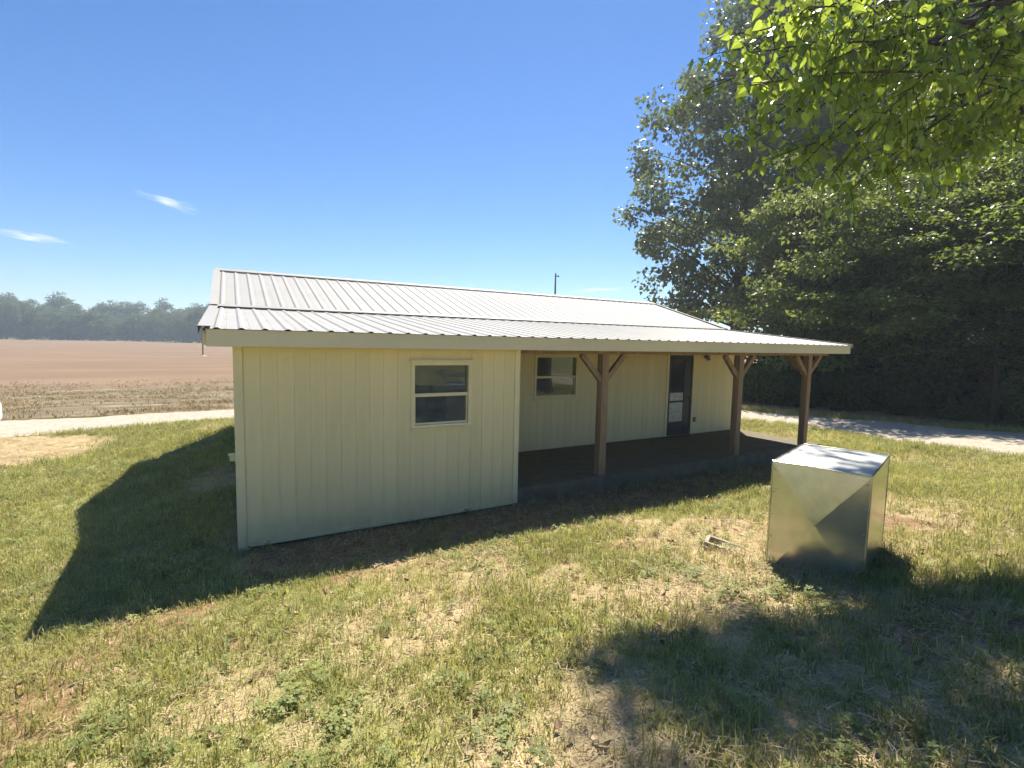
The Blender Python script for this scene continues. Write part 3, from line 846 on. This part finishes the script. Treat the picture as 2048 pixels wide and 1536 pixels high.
def make_tree(seed, height, trunk_r, env, n_limb, n_clu, n_leaf, leaf, m, tmpl, clu_r=.9, lean=(0, 0), flat=.75, gap=0.0):
    """returns (trunk mesh, branches mesh, crown mesh) around the origin. env = [(z, half width)]"""
    rng = np.random.default_rng(seed)
    zs = [e[0] for e in env]; hw = [e[1] for e in env]
    tr = MB()
    ks = np.linspace(0, 1, 9)
    wob = rng.normal(0, .12, (9, 2)).cumsum(0) * .6
    tp = [(lean[0] * k * k + wob[i, 0] * k, lean[1] * k * k + wob[i, 1] * k, k * height * .93) for i, k in enumerate(ks)]
    rr = [trunk_r * (1.35 if k == 0 else 1) * (1 - .9 * k) + .015 for k in ks]
    tr.tube(tp, rr, 9)
    def trunk_at(z):
        k = np.clip(z / (height * .93), 0, 1) * 8; i = int(min(k, 7)); f = k - i
        return np.array(tp[i]) * (1 - f) + np.array(tp[i + 1]) * f
    # cluster centres, pushed towards the outside of the envelope
    C = []
    while len(C) < n_clu:
        z = rng.uniform(zs[0], zs[-1]); h = np.interp(z, zs, hw)
        if rng.uniform(0, max(hw)) > h: continue
        a = rng.uniform(0, 2 * math.pi)
        h *= .78 + .45 * float(vnoise(np.array([a * 1.4 + seed]), np.array([z * .45]), seed)[0])
        r = h * math.sqrt(rng.uniform(.04, 1))
        t0 = trunk_at(z)
        C.append((t0[0] + r * math.cos(a), t0[1] + r * math.sin(a), z + rng.normal(0, .25)))
    C = np.array(C)
    bm_ = MB()
    for c in C[:n_limb]:
        zb = max(.12 * height, c[2] - .55 * math.hypot(c[0], c[1]) - .5); p0 = trunk_at(zb)
        mid = (p0 + c) / 2 + np.array([0, 0, .25 * np.linalg.norm(c - p0) * .5]) + rng.normal(0, .2, 3)
        pts = bez(p0, mid, c, 6); r0 = trunk_r * .24 * max(.25, 1 - zb / height)
        bm_.tube([tuple(q) for q in pts], [r0 * (1 - .85 * k / 5) + .008 for k in range(6)], 5)
    per = rng.multinomial(n_leaf, rng.dirichlet(np.full(n_clu, 6.0)))
    idx = np.repeat(np.arange(n_clu), per)
    d = rng.normal(0, 1, (n_leaf, 3)); d /= np.linalg.norm(d, axis=1, keepdims=True)
    rad = clu_r * rng.uniform(.0, 1, n_leaf) ** .5 * rng.uniform(.7, 1.2, n_clu)[idx]
    pos = C[idx] + d * rad[:, None] * np.array([1, 1, flat])
    ax = d * .7 + np.array([0, 0, -.55])
    ctint = rng.normal(0, .13, n_clu)[idx]
    tint = np.clip(.45 + ctint + rng.normal(0, .16, n_leaf), 0, 1)
    cm = leaves_mesh("crown", pos, ax, .55, leaf, m, rng, tmpl, tint)
    t_me = tr.mesh("trunk", True); b_me = bm_.mesh("branches", True)
    t_me.materials.append(M_bark); b_me.materials.append(M_bark)
    return t_me, b_me, cm

ORD = "first second third fourth fifth sixth seventh eighth ninth tenth eleventh twelfth thirteenth fourteenth fifteenth sixteenth seventeenth eighteenth nineteenth".split()
TENS = {20: "twent", 30: "thirt", 40: "fort", 50: "fift", 60: "sixt"}
def ordinal(n):
    if n < 20: return ORD[n - 1]
    t = n // 10 * 10
    return TENS[t] + "ieth" if n == t else TENS[t] + "y-" + ORD[n - t - 1]
def order_labels(objs, inside, outside):
    """label alike things by their order from left to right as seen from the camera"""
    def px(o):
        d = Vector((o.location.x + .008, o.location.y + 6.328, o.location.z - 1)); return d.dot(RT) / d.dot(FW)
    seen = sorted([o for o in objs if abs(px(o)) < 1.04], key=px)
    for i, o in enumerate(seen): o["label"] = inside.format(ordinal(i + 1))
    for o in objs:
        if o not in seen: o["label"] = outside
def out_of_frame(x, y):
    d = Vector((x + .008, y + 6.328, -1.5)); return abs(d.dot(RT) / d.dot(FW)) > 1.12
def place_tree(name, meshes, x, y, rz, scale, label, cat, group=None, dz=0.0):
    root = empty(name, (x, y, gz(x, y) - .05 + dz), rz)
    root.scale = (scale[0], scale[0], scale[1]) if isinstance(scale, tuple) else (scale,) * 3
    tag(root, label, cat, group)
    for nm, me in zip(("trunk", "branches", "crown"), meshes):
        if me is not None: link(nm, me, None, root)
    return root

M_leaf_syc = leaf_mat("sycamore_leaves", (.045, .065, .028), (.12, .16, .07), (.32, .40, .12), .34, .40, .55)
M_leaf_wood = leaf_mat("wood_leaves", (.04, .07, .016), (.12, .17, .04), (.42, .52, .08), .45, .34, .65)
M_leaf_light = leaf_mat("young_leaves", (.08, .12, .03), (.20, .25, .075), (.46, .54, .12), .45, .40, .45)
M_leaf_near = leaf_mat("broad_leaves", (.03, .07, .012), (.09, .16, .025), (.72, .90, .10), .52, .33, .55)
M_leaf_far = leaf_mat("far_leaves", (.05, .085, .028), (.13, .18, .055), (.24, .32, .07), .32, .6, .2)
M_leaf_shrub = leaf_mat("shrub_leaves", (.03, .05, .015), (.09, .125, .035), (.22, .30, .06), .34, .5, .3)

syc = make_tree(11, 22.3, .38, [(3.2, 3.0), (5, 5.2), (8, 6.0), (13, 5.8), (15.5, 4.9), (17.5, 3.1), (20.5, 2.4), (22.3, .8)], 46, 300, 33000, .24, M_leaf_syc, (LOBED_V, LOBED_F), .95, (.6, 0))
place_tree("sycamore_tree", syc, 33.7, 18.3, .4, 1.357, "tallest tree with loose grey green crown against the sky behind the roof", "tree")
lite = make_tree(23, 11.5, .17, [(1.6, 2.4), (3.5, 4.2), (6.5, 4.3), (9, 3.2), (11.3, 1.0)], 70, 120, 16000, .19, M_leaf_light, (SIMPLE_V, SIMPLE_F), .9, (0, 0), .32)
place_tree("young_maple_tree", lite, 22.6, 6.9, 1.2, 1.0, "lighter green lower tree in front of the tall one, beside the porch roof end", "tree")
woodv = []
for k in range(3):
    h = (19.5, 21.5, 18)[k]
    woodv.append(make_tree(40 + k, h, .30, [(3.2, 1.6), (5.4, 3.8), (9.5, 4.9), (14, 4.4), (h - 2.5, 2.8), (h, .8)], 60, 140, 22000, .20, M_leaf_wood, (SIMPLE_V, SIMPLE_F), 1.25, (.4, .3), .30))
# rows that rise towards the back: (x, y, variant, height scale, width scale)
WOOD = [(24.8, 3.6, 0, .50, .95), (25.0, 1.0, 1, .46, .9), (24.6, -1.4, 2, .52, .9), (24.9, -4.0, 0, .48, .95), (25.6, -7.0, 1, .5, 1.0),
        (28.6, 8.6, 2, .66, 1.0), (29.6, 5.0, 1, .70, 1.0), (29.4, 1.4, 0, .74, 1.0), (29.2, -2.2, 2, .72, 1.0), (29.8, -5.8, 1, .74, 1.0),
        (35.8, 15.4, 1, 1.25, 1.2), (34.8, 9.8, 0, 1.12, 1.2), (35.4, 5.6, 2, 1.22, 1.2), (35.6, 1.4, 1, 1.12, 1.2), (35.2, -3.0, 0, 1.2, 1.2),
        (43.9, 21.7, 2, 1.5, 1.3), (43.3, 15.6, 0, 1.6, 1.35), (41.6, 10.6, 1, 1.6, 1.35), (42.2, 5.6, 2, 1.75, 1.35), (42.6, .6, 0, 1.65, 1.35), (42.4, -4.4, 1, 1.6, 1.3), (50.0, 12.0, 2, 1.9, 1.6), (51.0, 4.0, 1, 1.8, 1.6)]
wood_front = []; wood_deep = []
for i, (x, y, k, hs, ws) in enumerate(WOOD):
    front = i < 5
    (wood_front if front else wood_deep).append(place_tree("woodland_tree", woodv[k], x, y, i * 1.7, (ws, hs),
               "tall dark tree at the front of the shaded wood along the lane" if front else "dark tree deeper inside the shaded wood beyond the lane", "tree",
               "trees at the front of the wood" if front else "trees inside the wood"))
order_labels(wood_front, "tall dark tree, {} from the left, in the front row of the wood", "tall dark front tree of the wood, beyond the right picture edge")
order_labels(wood_deep, "dark tree deeper in the shaded wood, {} from the left", "dark tree deep in the wood, beyond the right picture edge")
# slim trunks in the shade under the crowns
sap = make_tree(77, 10, .085, [(3.5, .8), (6, 1.7), (8.5, 1.5), (10, .4)], 16, 40, 1800, .16, M_leaf_wood, (SIMPLE_V, SIMPLE_F), .6)
saplings = []
for i in range(16):
    x = 23.2 + (i * 7 % 16) * .42 + random.uniform(-.3, .3); y = 6.2 - i * .85 + random.uniform(-.4, .4)
    if out_of_frame(x, y): continue
    saplings.append(place_tree("sapling", sap, x, y, i * 2.1, (1, .8 + .3 * random.random()), "slim dark sapling stem standing in the shade of the wood", "tree", "saplings in the wood"))
order_labels(saplings, "slim dark sapling in the shade of the wood, {} from the left", "slim sapling of the wood, beyond the right picture edge")
# undergrowth along the lane
def shrub_mesh(seed, r, h, n):
    rng = np.random.default_rng(seed); nc = 26
    C = np.stack([rng.normal(0, r * .45, nc), rng.normal(0, r * .45, nc), rng.uniform(.12, 1, nc) ** 1.1 * h], 1)
    idx = rng.integers(0, nc, n); d = rng.normal(0, 1, (n, 3)); d /= np.linalg.norm(d, axis=1, keepdims=True)
    pos = C[idx] + d * rng.uniform(0, .42, n)[:, None] ** .7; pos[:, 2] = np.abs(pos[:, 2])
    cm = leaves_mesh("crown", pos, d * .6 + np.array([0, 0, .15]), .5, .15, M_leaf_shrub, rng)
    tr = MB()
    for c in C[:12]:
        tr.tube([(c[0] * .1, c[1] * .1, -.05), (c[0] * .5, c[1] * .5, c[2] * .5), tuple(c)], [.018, .013, .005], 5)
    t = tr.mesh("trunk", True); t.materials.append(M_bark)
    return t, None, cm
shr = [shrub_mesh(90, 1.0, 1.5, 2600), shrub_mesh(91, 1.2, 2.2, 3200), shrub_mesh(92, .8, .9, 1800)]
k = 0; shrub_rows = ([], [], [])
for row, (off, cnt) in enumerate(((1.0, 13), (2.6, 12), (11.5, 13))):
    for i in range(cnt):
        f = i / (cnt - 1)
        x = np.interp(f, [0, .35, .6, .8, 1], [19.2, 20.2, 21.6, 22.0, 21.0]) + off + random.uniform(-.3, .3); y = np.interp(f, [0, .35, .6, .8, 1], [9.5, 5.2, .5, -4, -9]) + random.uniform(-.3, .3) + .3 * off
        if out_of_frame(x, y): continue
        shrub_rows[row].append(place_tree("shrub", shr[(k * 5 + row) % 3], x, y, k * 1.3, (.5 + .45 * random.random()) * (1, 1.2, 2.0)[row], "dark leafy shrub at the foot of the wood along the lane", "shrub", "shrubs along the lane edge"))
        k += 1

order_labels(shrub_rows[0], "dark lane-side shrub, {} from the left in the front row", "dark shrub under the wood, beyond the right picture edge")
order_labels(shrub_rows[1], "dark shrub under the wood, {} from left in second row", "dark shrub of the second row, beyond the right picture edge")
order_labels(shrub_rows[2], "big dark shrub deep inside the wood, {} from the left", "big dark shrub deep in the wood, beyond the right picture edge")
# far treeline across the field
farv = [make_tree(60 + k, 15, .3, [(1.0, 3.6), (4, 5.2), (8, 5.4), (12, 4.0), (15, 1.2)], 0, 70, 4200, .66, M_leaf_far, (SIMPLE_V, SIMPLE_F), 1.7, (0, 0), .8) for k in range(3)]
farv = [(t, None, c) for t, b, c in farv]
fr_rng = np.random.default_rng(5)
far_front = []; far_back = []
for i in range(24):
    x = -104 + i * 4.6 + fr_rng.normal(0, 1.0); y = 262 - .12 * x - 10 + fr_rng.normal(0, 3) - (14 if x > -20 else 0)
    if out_of_frame(x, y): continue
    far_front.append(place_tree("far_tree", farv[i % 3], x, y, fr_rng.uniform(0, 6), (fr_rng.uniform(.8, 1.15), fr_rng.uniform(.65, 1.05)), "small hazy tree in the front row of the treeline across the field", "tree", "front row of the far treeline", dz=-.3))
for i in range(22):
    x = -118 + i * 6.0 + fr_rng.normal(0, 1.5); y = 300 - .10 * x + fr_rng.normal(0, 6)
    if out_of_frame(x, y): continue
    zz = float(hill_z(np.array([x]), np.array([y]))[0])
    t_ = place_tree("far_tree", farv[(i + 1) % 3], x, y, fr_rng.uniform(0, 6), (fr_rng.uniform(1.0, 1.4), fr_rng.uniform(.85, 1.15)), "small bluish tree on the rise behind the far treeline", "tree", "back row of the far treeline")
    t_.location.z = zz - .3; far_back.append(t_)
order_labels(far_front, "hazy tree, {} from the left in the front row of the far treeline", "hazy tree of the far treeline, beyond the left picture edge")
order_labels(far_back, "bluish tree, {} from the left on the rise behind the far treeline", "bluish tree on the far rise, beyond the left picture edge")

# big broad-leaved tree whose boughs hang into the upper right
def near_tree():
    rng = np.random.default_rng(3)
    bx, by = 10.4, -5.0
    b0 = gz(bx, by)
    root = empty("broadleaf_tree", (bx, by, b0 - .05))
    tag(root, "near broad-leaved tree with sunlit drooping boughs in the upper right corner", "tree")
    O = np.array([bx, by, b0 - .05])
    tr = MB(); tr.tube([(0, 0, 0), (-.05, .05, .6), (-.1, .2, 3), (-.3, .6, 6), (-.8, 1.6, 9.5), (-1.2, 2.6, 12.5)], [.36, .28, .23, .18, .12, .04], 12)
    link("trunk", tr.mesh("trunk", True), M_bark, root)
    limbs = MB(); twigs = MB()
    P = []; A = []
    def trunk_pt(z): return np.array([np.interp(z, [0, .6, 3, 6, 9.5, 12.5], [0, -.05, -.1, -.3, -.8, -1.2]), np.interp(z, [0, .6, 3, 6, 9.5, 12.5], [0, .05, .2, .6, 1.6, 2.6]), z])
    # boughs that reach into view: (tip in world metres)
    tips = [(3.75, -3.55, 4.85), (3.68, -3.6, 4.55), (4.0, -3.45, 5.15), (4.35, -3.65, 5.35), (4.5, -3.75, 4.9), (4.85, -3.95, 5.3), (5.0, -4.0, 4.5), (5.4, -4.2, 5.1), (5.8, -4.35, 4.75), (6.2, -4.45, 5.3), (6.7, -4.5, 4.9), (4.05, -3.08, 4.9), (4.43, -2.9, 5.38), (4.61, -2.98, 4.51), (5.19, -2.84, 4.51), (5.35, -3.06, 4.37), (5.5, -3.28, 4.21), (5.48, -3.52, 4.05), (6.21, -3.44, 4.29), (6.65, -3.43, 4.54), (7.19, -3.51, 4.59), (7.04, -3.76, 4.65),
            (7.71, -3.78, 4.84), (7.79, -4.05, 4.85), (8.38, -4.13, 5.12), (5.1, -2.89, 5.88), (5.68, -2.78, 5.64), (5.66, -3.05, 5.07), (6.5, -3.01, 5.66), (6.81, -3.01, 5.1), (7.45, -3.03, 6.27),
            (7.18, -3.3, 5.43), (8.41, -3.04, 6.99), (8.19, -3.24, 6.08), (8.22, -3.43, 5.45), (8.98, -3.39, 6.74), (8.53, -3.69, 5.79), (9.24, -3.69, 6.36), (5.67, -2.58, 5.23)]
    def bough(tip, zb, arch, span, twig_len, step, nper):
        tip = np.array(tip) - O; p0 = trunk_pt(zb)
        mid = (p0 + tip) / 2 + np.array([0, 0, arch])
        pts = bez(p0, mid, tip, 14); ln = np.linalg.norm(tip - p0)
        limbs.tube([tuple(q) for q in pts], [.006 + .034 * (1 - i / 13) ** 1.4 * min(1, ln / 4) for i in range(14)], 6)
        dirv = (tip - mid) / np.linalg.norm(tip - mid)
        n = max(4, int(ln * span / step))
        for j in range(n):
            f = 1 - span * j / n
            b = bez(p0, mid, tip, 50)[int(f * 49)]
            side = rng.normal(0, 1, 3); side -= dirv * side.dot(dirv); side /= np.linalg.norm(side)
            d = dirv * rng.uniform(.2, .9) + side * .75 + np.array([0, 0, -.22]); d /= np.linalg.norm(d)
            L_ = twig_len * rng.uniform(.5, 1.15)
            e = b + d * L_ + np.array([0, 0, -.10 * L_])
            twigs.tube([tuple(b), tuple((b + e) / 2 + np.array([0, 0, .03])), tuple(e)], [.006, .004, .002], 4)
            m_ = max(3, int(nper * L_ / twig_len))
            for q in range(m_):
                w = (q + .6) / m_; pp = b + (e - b) * w
                P.append(pp + rng.normal(0, .02, 3)); sd = np.cross(d, [0, 0, 1]) * (1 if q % 2 else -1)
                A.append(d * .35 + sd * .55 + np.array([0, 0, -.75]))
    def cluster(tip, r, k):
        d = rng.normal(0, 1, (k, 3)); d /= np.linalg.norm(d, axis=1, keepdims=True)
        for q in d:
            P.append(np.array(tip) - O + q * r * rng.uniform(.1, 1) * np.array([1, 1, .7])); A.append(q * .4 + np.array([0, 0, -.7]))
    for i, t_ in enumerate(tips):
        bough(t_, 4.6 + 2.6 * rng.random() + .3 * (t_[2] - 4), .75, 1.9 / max(2.0, np.linalg.norm(np.array(t_) - O - trunk_pt(5.5))), .48, .085, 8)
    # the high crown that shades the lower right of the lawn
    poly = [(1.45, -5.0), (1.65, -4.6), (2.1, -4.2), (3.0, -4.42), (4.2, -4.95), (5.4, -5.35), (6.6, -5.8), (6.4, -6.05), (4, -5.5), (2.5, -5.15)]
    def inside(x, y):
        c = False; j = len(poly) - 1
        for i in range(len(poly)):
            (xi, yi), (xj, yj) = poly[i], poly[j]
            if (yi > y) != (yj > y) and x < (xj - xi) * (y - yi) / (yj - yi) + xi: c = not c
            j = i
        return c
    n = 0
    while n < 44:
        x = rng.uniform(1.2, 7.2); y = rng.uniform(-8.2, -4.0)
        if not inside(x, y): continue
        g = .62; h = rng.uniform(9.8, 13.0)
        tip = (x + .46 * (h - g), y + .50 * (h - g), h)
        bough(tip, rng.uniform(6, 11), .3, .10, .5, .085, 7); cluster(tip, .48, 150); n += 1
    for x, y in ((4.5, -3.75), (4.9, -3.55), (4.75, -4.1), (5.1, -3.9)):
        h = rng.uniform(9.5, 12); bough((x + .46 * (h - 1.4), y + .5 * (h - 1.4), h), 8, .3, .12, .45, .10, 6)
    for _ in range(12):                                             # rest of the crown above and behind
        a = rng.uniform(-1.7, .5); r = rng.uniform(1.2, 4.2); h = rng.uniform(7.5, 13)
        bough((bx + r * math.cos(a), by + 1.5 + r * math.sin(a), h), rng.uniform(5, 10), .4, .45, .6, .16, 9)
    link("branches", limbs.mesh("branches", True), M_bark, root)
    link("twigs", twigs.mesh("twigs", True), M_bark, root)
    P = np.array(P); A = np.array(A)
    link("crown", leaves_mesh("crown", P, A, .34, .093, M_leaf_near, rng, (HEART_V, HEART_F)), None, root)
    return len(P)
n_near = near_tree()
print("near leaves", n_near)

# ------------------------------------------------------------------ grass and litter (uncountable)
def tuft(seed, n, h, lean, w, spread, flat=False):
    rng = np.random.default_rng(seed); V = []; F = []
    for i in range(n):
        a = rng.uniform(0, 2 * math.pi); b = np.array([math.cos(a), math.sin(a), 0]); sd = np.array([-b[1], b[0], 0])
        o = rng.normal(0, spread, 3) * np.array([1, 1, 0]); hh = h * rng.uniform(.5, 1.15); l = lean * rng.uniform(.3, 1.4)
        k = len(V); ww = w * rng.uniform(.7, 1.3)
        if flat:
            z0 = rng.uniform(.003, .03); d = b * hh + np.array([0, 0, rng.normal(0, .012)])
            p = o - d / 2 + np.array([0, 0, z0])
            V += [p - sd * ww, p + sd * ww, p + d + sd * ww, p + d - sd * ww]; F += [(k, k+1, k+2), (k, k+2, k+3)]
        else:
            m_ = o + b * l * hh * .35 + np.array([0, 0, hh * .6]); t_ = o + b * l * hh + np.array([0, 0, hh * (1 - .25 * l)])
            V += [o - sd * ww, o + sd * ww, m_ + sd * ww * .7, m_ - sd * ww * .7, t_]
            F += [(k, k+1, k+2), (k, k+2, k+3), (k+3, k+2, k+4)]
    return arr_mesh("tuft", np.array(V), np.array(F))
def weed(seed, n=10, r=.017):
    rng = np.random.default_rng(seed); V = []; F = []
    for i in range(n):
        a = rng.uniform(0, 6.28); c = np.array([rng.normal(0, .035), rng.normal(0, .035), rng.uniform(.015, .06)])
        for k3 in range(3):
            q = a + k3 * 2.09; d = np.array([math.cos(q), math.sin(q), rng.normal(.1, .2)]); s_ = np.array([-d[1], d[0], 0])
            k = len(V); V += [c, c + d * r * .6 + s_ * r * .5, c + d * r * 1.15, c + d * r * .6 - s_ * r * .5]; F += [(k, k+1, k+2), (k, k+2, k+3)]
    return arr_mesh("weed", np.array(V), np.array(F))

def scatter(name, label, cat, pts, scl, tint, meshes, m, tilt=.12, squash=None):
    n = len(pts)
    src = []
    for me in meshes:
        me.materials.append(m)
        src.append(bpy.data.objects.new("blade_source", me))          # never linked to the scene
    me = bpy.data.meshes.new(name); me.vertices.add(n); me.vertices.foreach_set("co", np.asarray(pts, np.float32).ravel())
    rot = np.stack([RNG.normal(0, tilt, n), RNG.normal(0, tilt, n), RNG.uniform(0, 6.283, n)], 1).astype(np.float32)
    a = me.attributes.new("rot", 'FLOAT_VECTOR', 'POINT'); a.data.foreach_set("vector", rot.ravel())
    sv = np.stack([scl, scl, scl if squash is None else squash], 1).astype(np.float32)
    a = me.attributes.new("scl", 'FLOAT_VECTOR', 'POINT'); a.data.foreach_set("vector", sv.ravel())
    a = me.attributes.new("tint", 'FLOAT', 'POINT'); a.data.foreach_set("value", np.asarray(tint, np.float32))
    a = me.attributes.new("pick", 'INT', 'POINT'); a.data.foreach_set("value", RNG.integers(0, len(meshes), n).astype(np.int32))
    o = link(name, me, m)
    ng = bpy.data.node_groups.new(name, 'GeometryNodeTree')
    ng.interface.new_socket("Geometry", in_out='INPUT', socket_type='NodeSocketGeometry')
    ng.interface.new_socket("Geometry", in_out='OUTPUT', socket_type='NodeSocketGeometry')
    gi = ng.nodes.new('NodeGroupInput'); go = ng.nodes.new('NodeGroupOutput'); ip = ng.nodes.new('GeometryNodeInstanceOnPoints')
    jn = ng.nodes.new('GeometryNodeJoinGeometry')
    for s_ in src[::-1]:
        oi = ng.nodes.new('GeometryNodeObjectInfo'); oi.inputs['Object'].default_value = s_; oi.inputs['As Instance'].default_value = True
        ng.links.new(oi.outputs['Geometry'], jn.inputs[0])
    def attr(nm, ty):
        q = ng.nodes.new('GeometryNodeInputNamedAttribute'); q.data_type = ty; q.inputs['Name'].default_value = nm; return q.outputs['Attribute']
    ng.links.new(gi.outputs[0], ip.inputs['Points']); ng.links.new(jn.outputs[0], ip.inputs['Instance'])
    ip.inputs['Pick Instance'].default_value = True
    ng.links.new(attr("pick", 'INT'), ip.inputs['Instance Index'])
    ng.links.new(attr("rot", 'FLOAT_VECTOR'), ip.inputs['Rotation']); ng.links.new(attr("scl", 'FLOAT_VECTOR'), ip.inputs['Scale'])
    ng.links.new(ip.outputs[0], go.inputs[0])
    md = o.modifiers.new("scatter", 'NODES'); md.node_group = ng
    tag(o, label, cat, None, "stuff")
    return o

def sample(n, x0, x1, y0, y1):
    return RNG.uniform(x0, x1, n), RNG.uniform(y0, y1, n)
def keep_ground(x, y):
    """not under the building, its slab, the duct box or the lane"""
    k = ~((x > -.0) & (x < SR + .06) & (y > -.0) & (y < T_K))
    k &= lane_dist(x, y) > -.1
    dx = x - BX.x; dy = y - BX.y; u = dx * e1.x + dy * e1.y; v = dx * e2.x + dy * e2.y
    k &= ~((u > .02) & (u < W_ - .02) & (v > .02) & (v < D_ - .02))
    return k
def thin(x, y, base):
    """fewer with distance from where the photographer stood"""
    d = np.hypot(x, y + 6.3)
    return RNG.random(len(x)) < base * np.clip(4.5 / np.maximum(d, 1e-3), .12, 1)

def cover(n, area, fn, size, grow=.05):
    x, y = sample(n, *area); g, s_, w, wdm = masks(x, y)
    k = keep_ground(x, y) & (RNG.random(n) < fn(g, s_, w, wdm))
    d = np.hypot(x, y + 6.3); k &= RNG.random(n) < np.clip(5.0 / np.maximum(d, 1e-3), .14, 1)
    x, y, d = x[k], y[k], d[k]
    z = ground_z(x, y)
    return np.stack([x, y, z], 1), size * RNG.uniform(.5, 1.35, len(x)) * (.55 + .95 * fbm(x * 1.1 + 7, y * 1.1, 301)) * (1 + grow * np.maximum(0, d - 5)), x, y

M_grass = blade_mat("green_blades", (.21, .24, .06), (.54, .50, .20), (.64, .63, .18), .48)
M_dry = blade_mat("dry_blades", (.42, .31, .16), (.68, .56, .33), (.60, .48, .25), .32, .75)
M_weed = blade_mat("clover_leaves", (.16, .20, .05), (.34, .37, .13), (.48, .54, .13), .42)
AREA = (-12, 22, -7.4, 15)
pts, scl, x, y = cover(560000, AREA, lambda g, s_, w, d: np.clip(.08 + .72 * g * (1 - .8 * s_), 0, 1) * (1 - w) * (1 - d), 1.0)
scatter("lawn_grass", "green grass blades growing over the lawn", "grass", pts, scl, np.clip(RNG.normal(.45, .25, len(x)) + .5 * (fbm(x * .7, y * .7, 91) - .5), 0, 1), [tuft(100 + i, 7, .085, .55, .0028, .022) for i in range(4)], M_grass)
pts, scl, x, y = cover(300000, AREA, lambda g, s_, w, d: np.clip(.62 - .35 * g + .25 * w - .25 * s_, 0, 1) * (1 - .6 * d), 1.0)
scatter("dry_straw", "dry straw and dead grass lying on the lawn", "straw", pts, scl, np.clip(RNG.normal(.5, .28, len(x)), 0, 1), [tuft(120 + i, 8, .07, 0, .0018, .035, True) for i in range(4)], M_dry, .10)
pts, scl, x, y = cover(160000, AREA, lambda g, s_, w, d: np.clip(.04 + .30 * (1 - s_), 0, 1) * (1 - w) * (1 - d), .85)
scatter("dry_grass", "standing dry yellow grass among the green lawn", "grass", pts, scl, np.clip(RNG.normal(.5, .25, len(x)), 0, 1), [tuft(140 + i, 5, .07, .8, .0022, .02) for i in range(3)], M_dry)
cl = lambda x, y: sm(.54, .66, fbm(x * .9 + 50, y * .9, 201))
n = 170000; x, y = sample(n, *AREA); g, s_, w, wdm = masks(x, y)
k = keep_ground(x, y) & (RNG.random(n) < (cl(x, y) * .42 + .06) * (1 - w) * (1 - wdm) * (1 - .7 * s_)) & thin(x, y, 1.0)
x, y = x[k], y[k]
scatter("clover", "patches of clover and low weeds in the lawn", "weeds", np.stack([x, y, ground_z(x, y)], 1), RNG.uniform(.6, 1.3, len(x)) * (1 + .05 * np.maximum(0, np.hypot(x, y + 6.3) - 5)), np.clip(RNG.normal(.5, .25, len(x)), 0, 1), [weed(160 + i) for i in range(3)], M_weed)

# stubble and weeds at the near edge of the field
n = 15000; x, y = sample(n, -16, 3, 15.4, 36)
k = (lane_dist(x, y) > .05) & (RNG.random(n) < sm(.35, .7, fbm(x * .35, y * .8, 411)) * (1 - sm(22, 36, y)) + .05); x, y = x[k], y[k]
scatter("field_stubble", "dry stubble and clods along the near edge of the bare field", "stubble", np.stack([x, y, ground_z(x, y) + .02], 1), RNG.uniform(1.0, 2.6, len(x)), np.clip(RNG.normal(.25, .25, len(x)), 0, 1), [tuft(170 + i, 7, .08, .9, .006, .05) for i in range(3)], M_dry)
# fallen leaves
n = 2600; x, y = sample(n, -5, 12, -7.2, 0); k = keep_ground(x, y); x, y = x[k], y[k]
M_litter = blade_mat("fallen_leaves", (.20, .12, .055), (.55, .43, .25), (.3, .2, .08), .15, .8)
lv = HEART_V * np.array([.045, .045, .05]); 
scatter("fallen_leaves", "small dead leaves scattered over the lawn", "leaf litter", np.stack([x, y, ground_z(x, y) + .03], 1), RNG.uniform(.5, 1.2, len(x)), np.clip(RNG.normal(.45, .3, len(x)), 0, 1), [arr_mesh("dead_leaf", lv, HEART_F), arr_mesh("dead_leaf", lv * np.array([.7, 1.2, -3]), HEART_F)], M_litter, .35)
# a few countable bits on the lawn
for (x, y, a, L_, lab) in ((1.75, -4.22, 1.9, .17, "short pale stick lying at the edge of the tree shade"), (.62, -4.62, .2, .20, "thin pale stick lying flat in the dry foreground grass")):
    mb = MB(); z = gz(x, y) + .022
    mb.tube([(-L_/2, 0, 0), (-L_/6, .008, .006), (L_/5, -.006, .004), (L_/2, .006, .012)], [.005, .007, .006, .003], 6)
    mb.tube([(L_/6, -.004, .004), (L_/4, .03, .012)], [.004, .002], 5)
    o = mb.build("stick", M_twig, None, (x, y, z), a, smooth=True); tag(o, lab, "stick")

# ------------------------------------------------------------------ air
hz = MB().box(-820, 820, -340, 820, -6, 42).build("haze", None)
m = bpy.data.materials.new("haze"); m.use_nodes = True; nt = m.node_tree; nt.nodes.clear()
o_ = nt.nodes.new("ShaderNodeOutputMaterial"); v_ = nt.nodes.new("ShaderNodeVolumePrincipled")
v_.inputs['Color'].default_value = (.76, .88, 1.0, 1); v_.inputs['Density'].default_value = .0011; v_.inputs['Anisotropy'].default_value = .3
nt.links.new(v_.outputs[0], o_.inputs['Volume'])
hz.data.materials.append(m); tag(hz, kind="stuff")
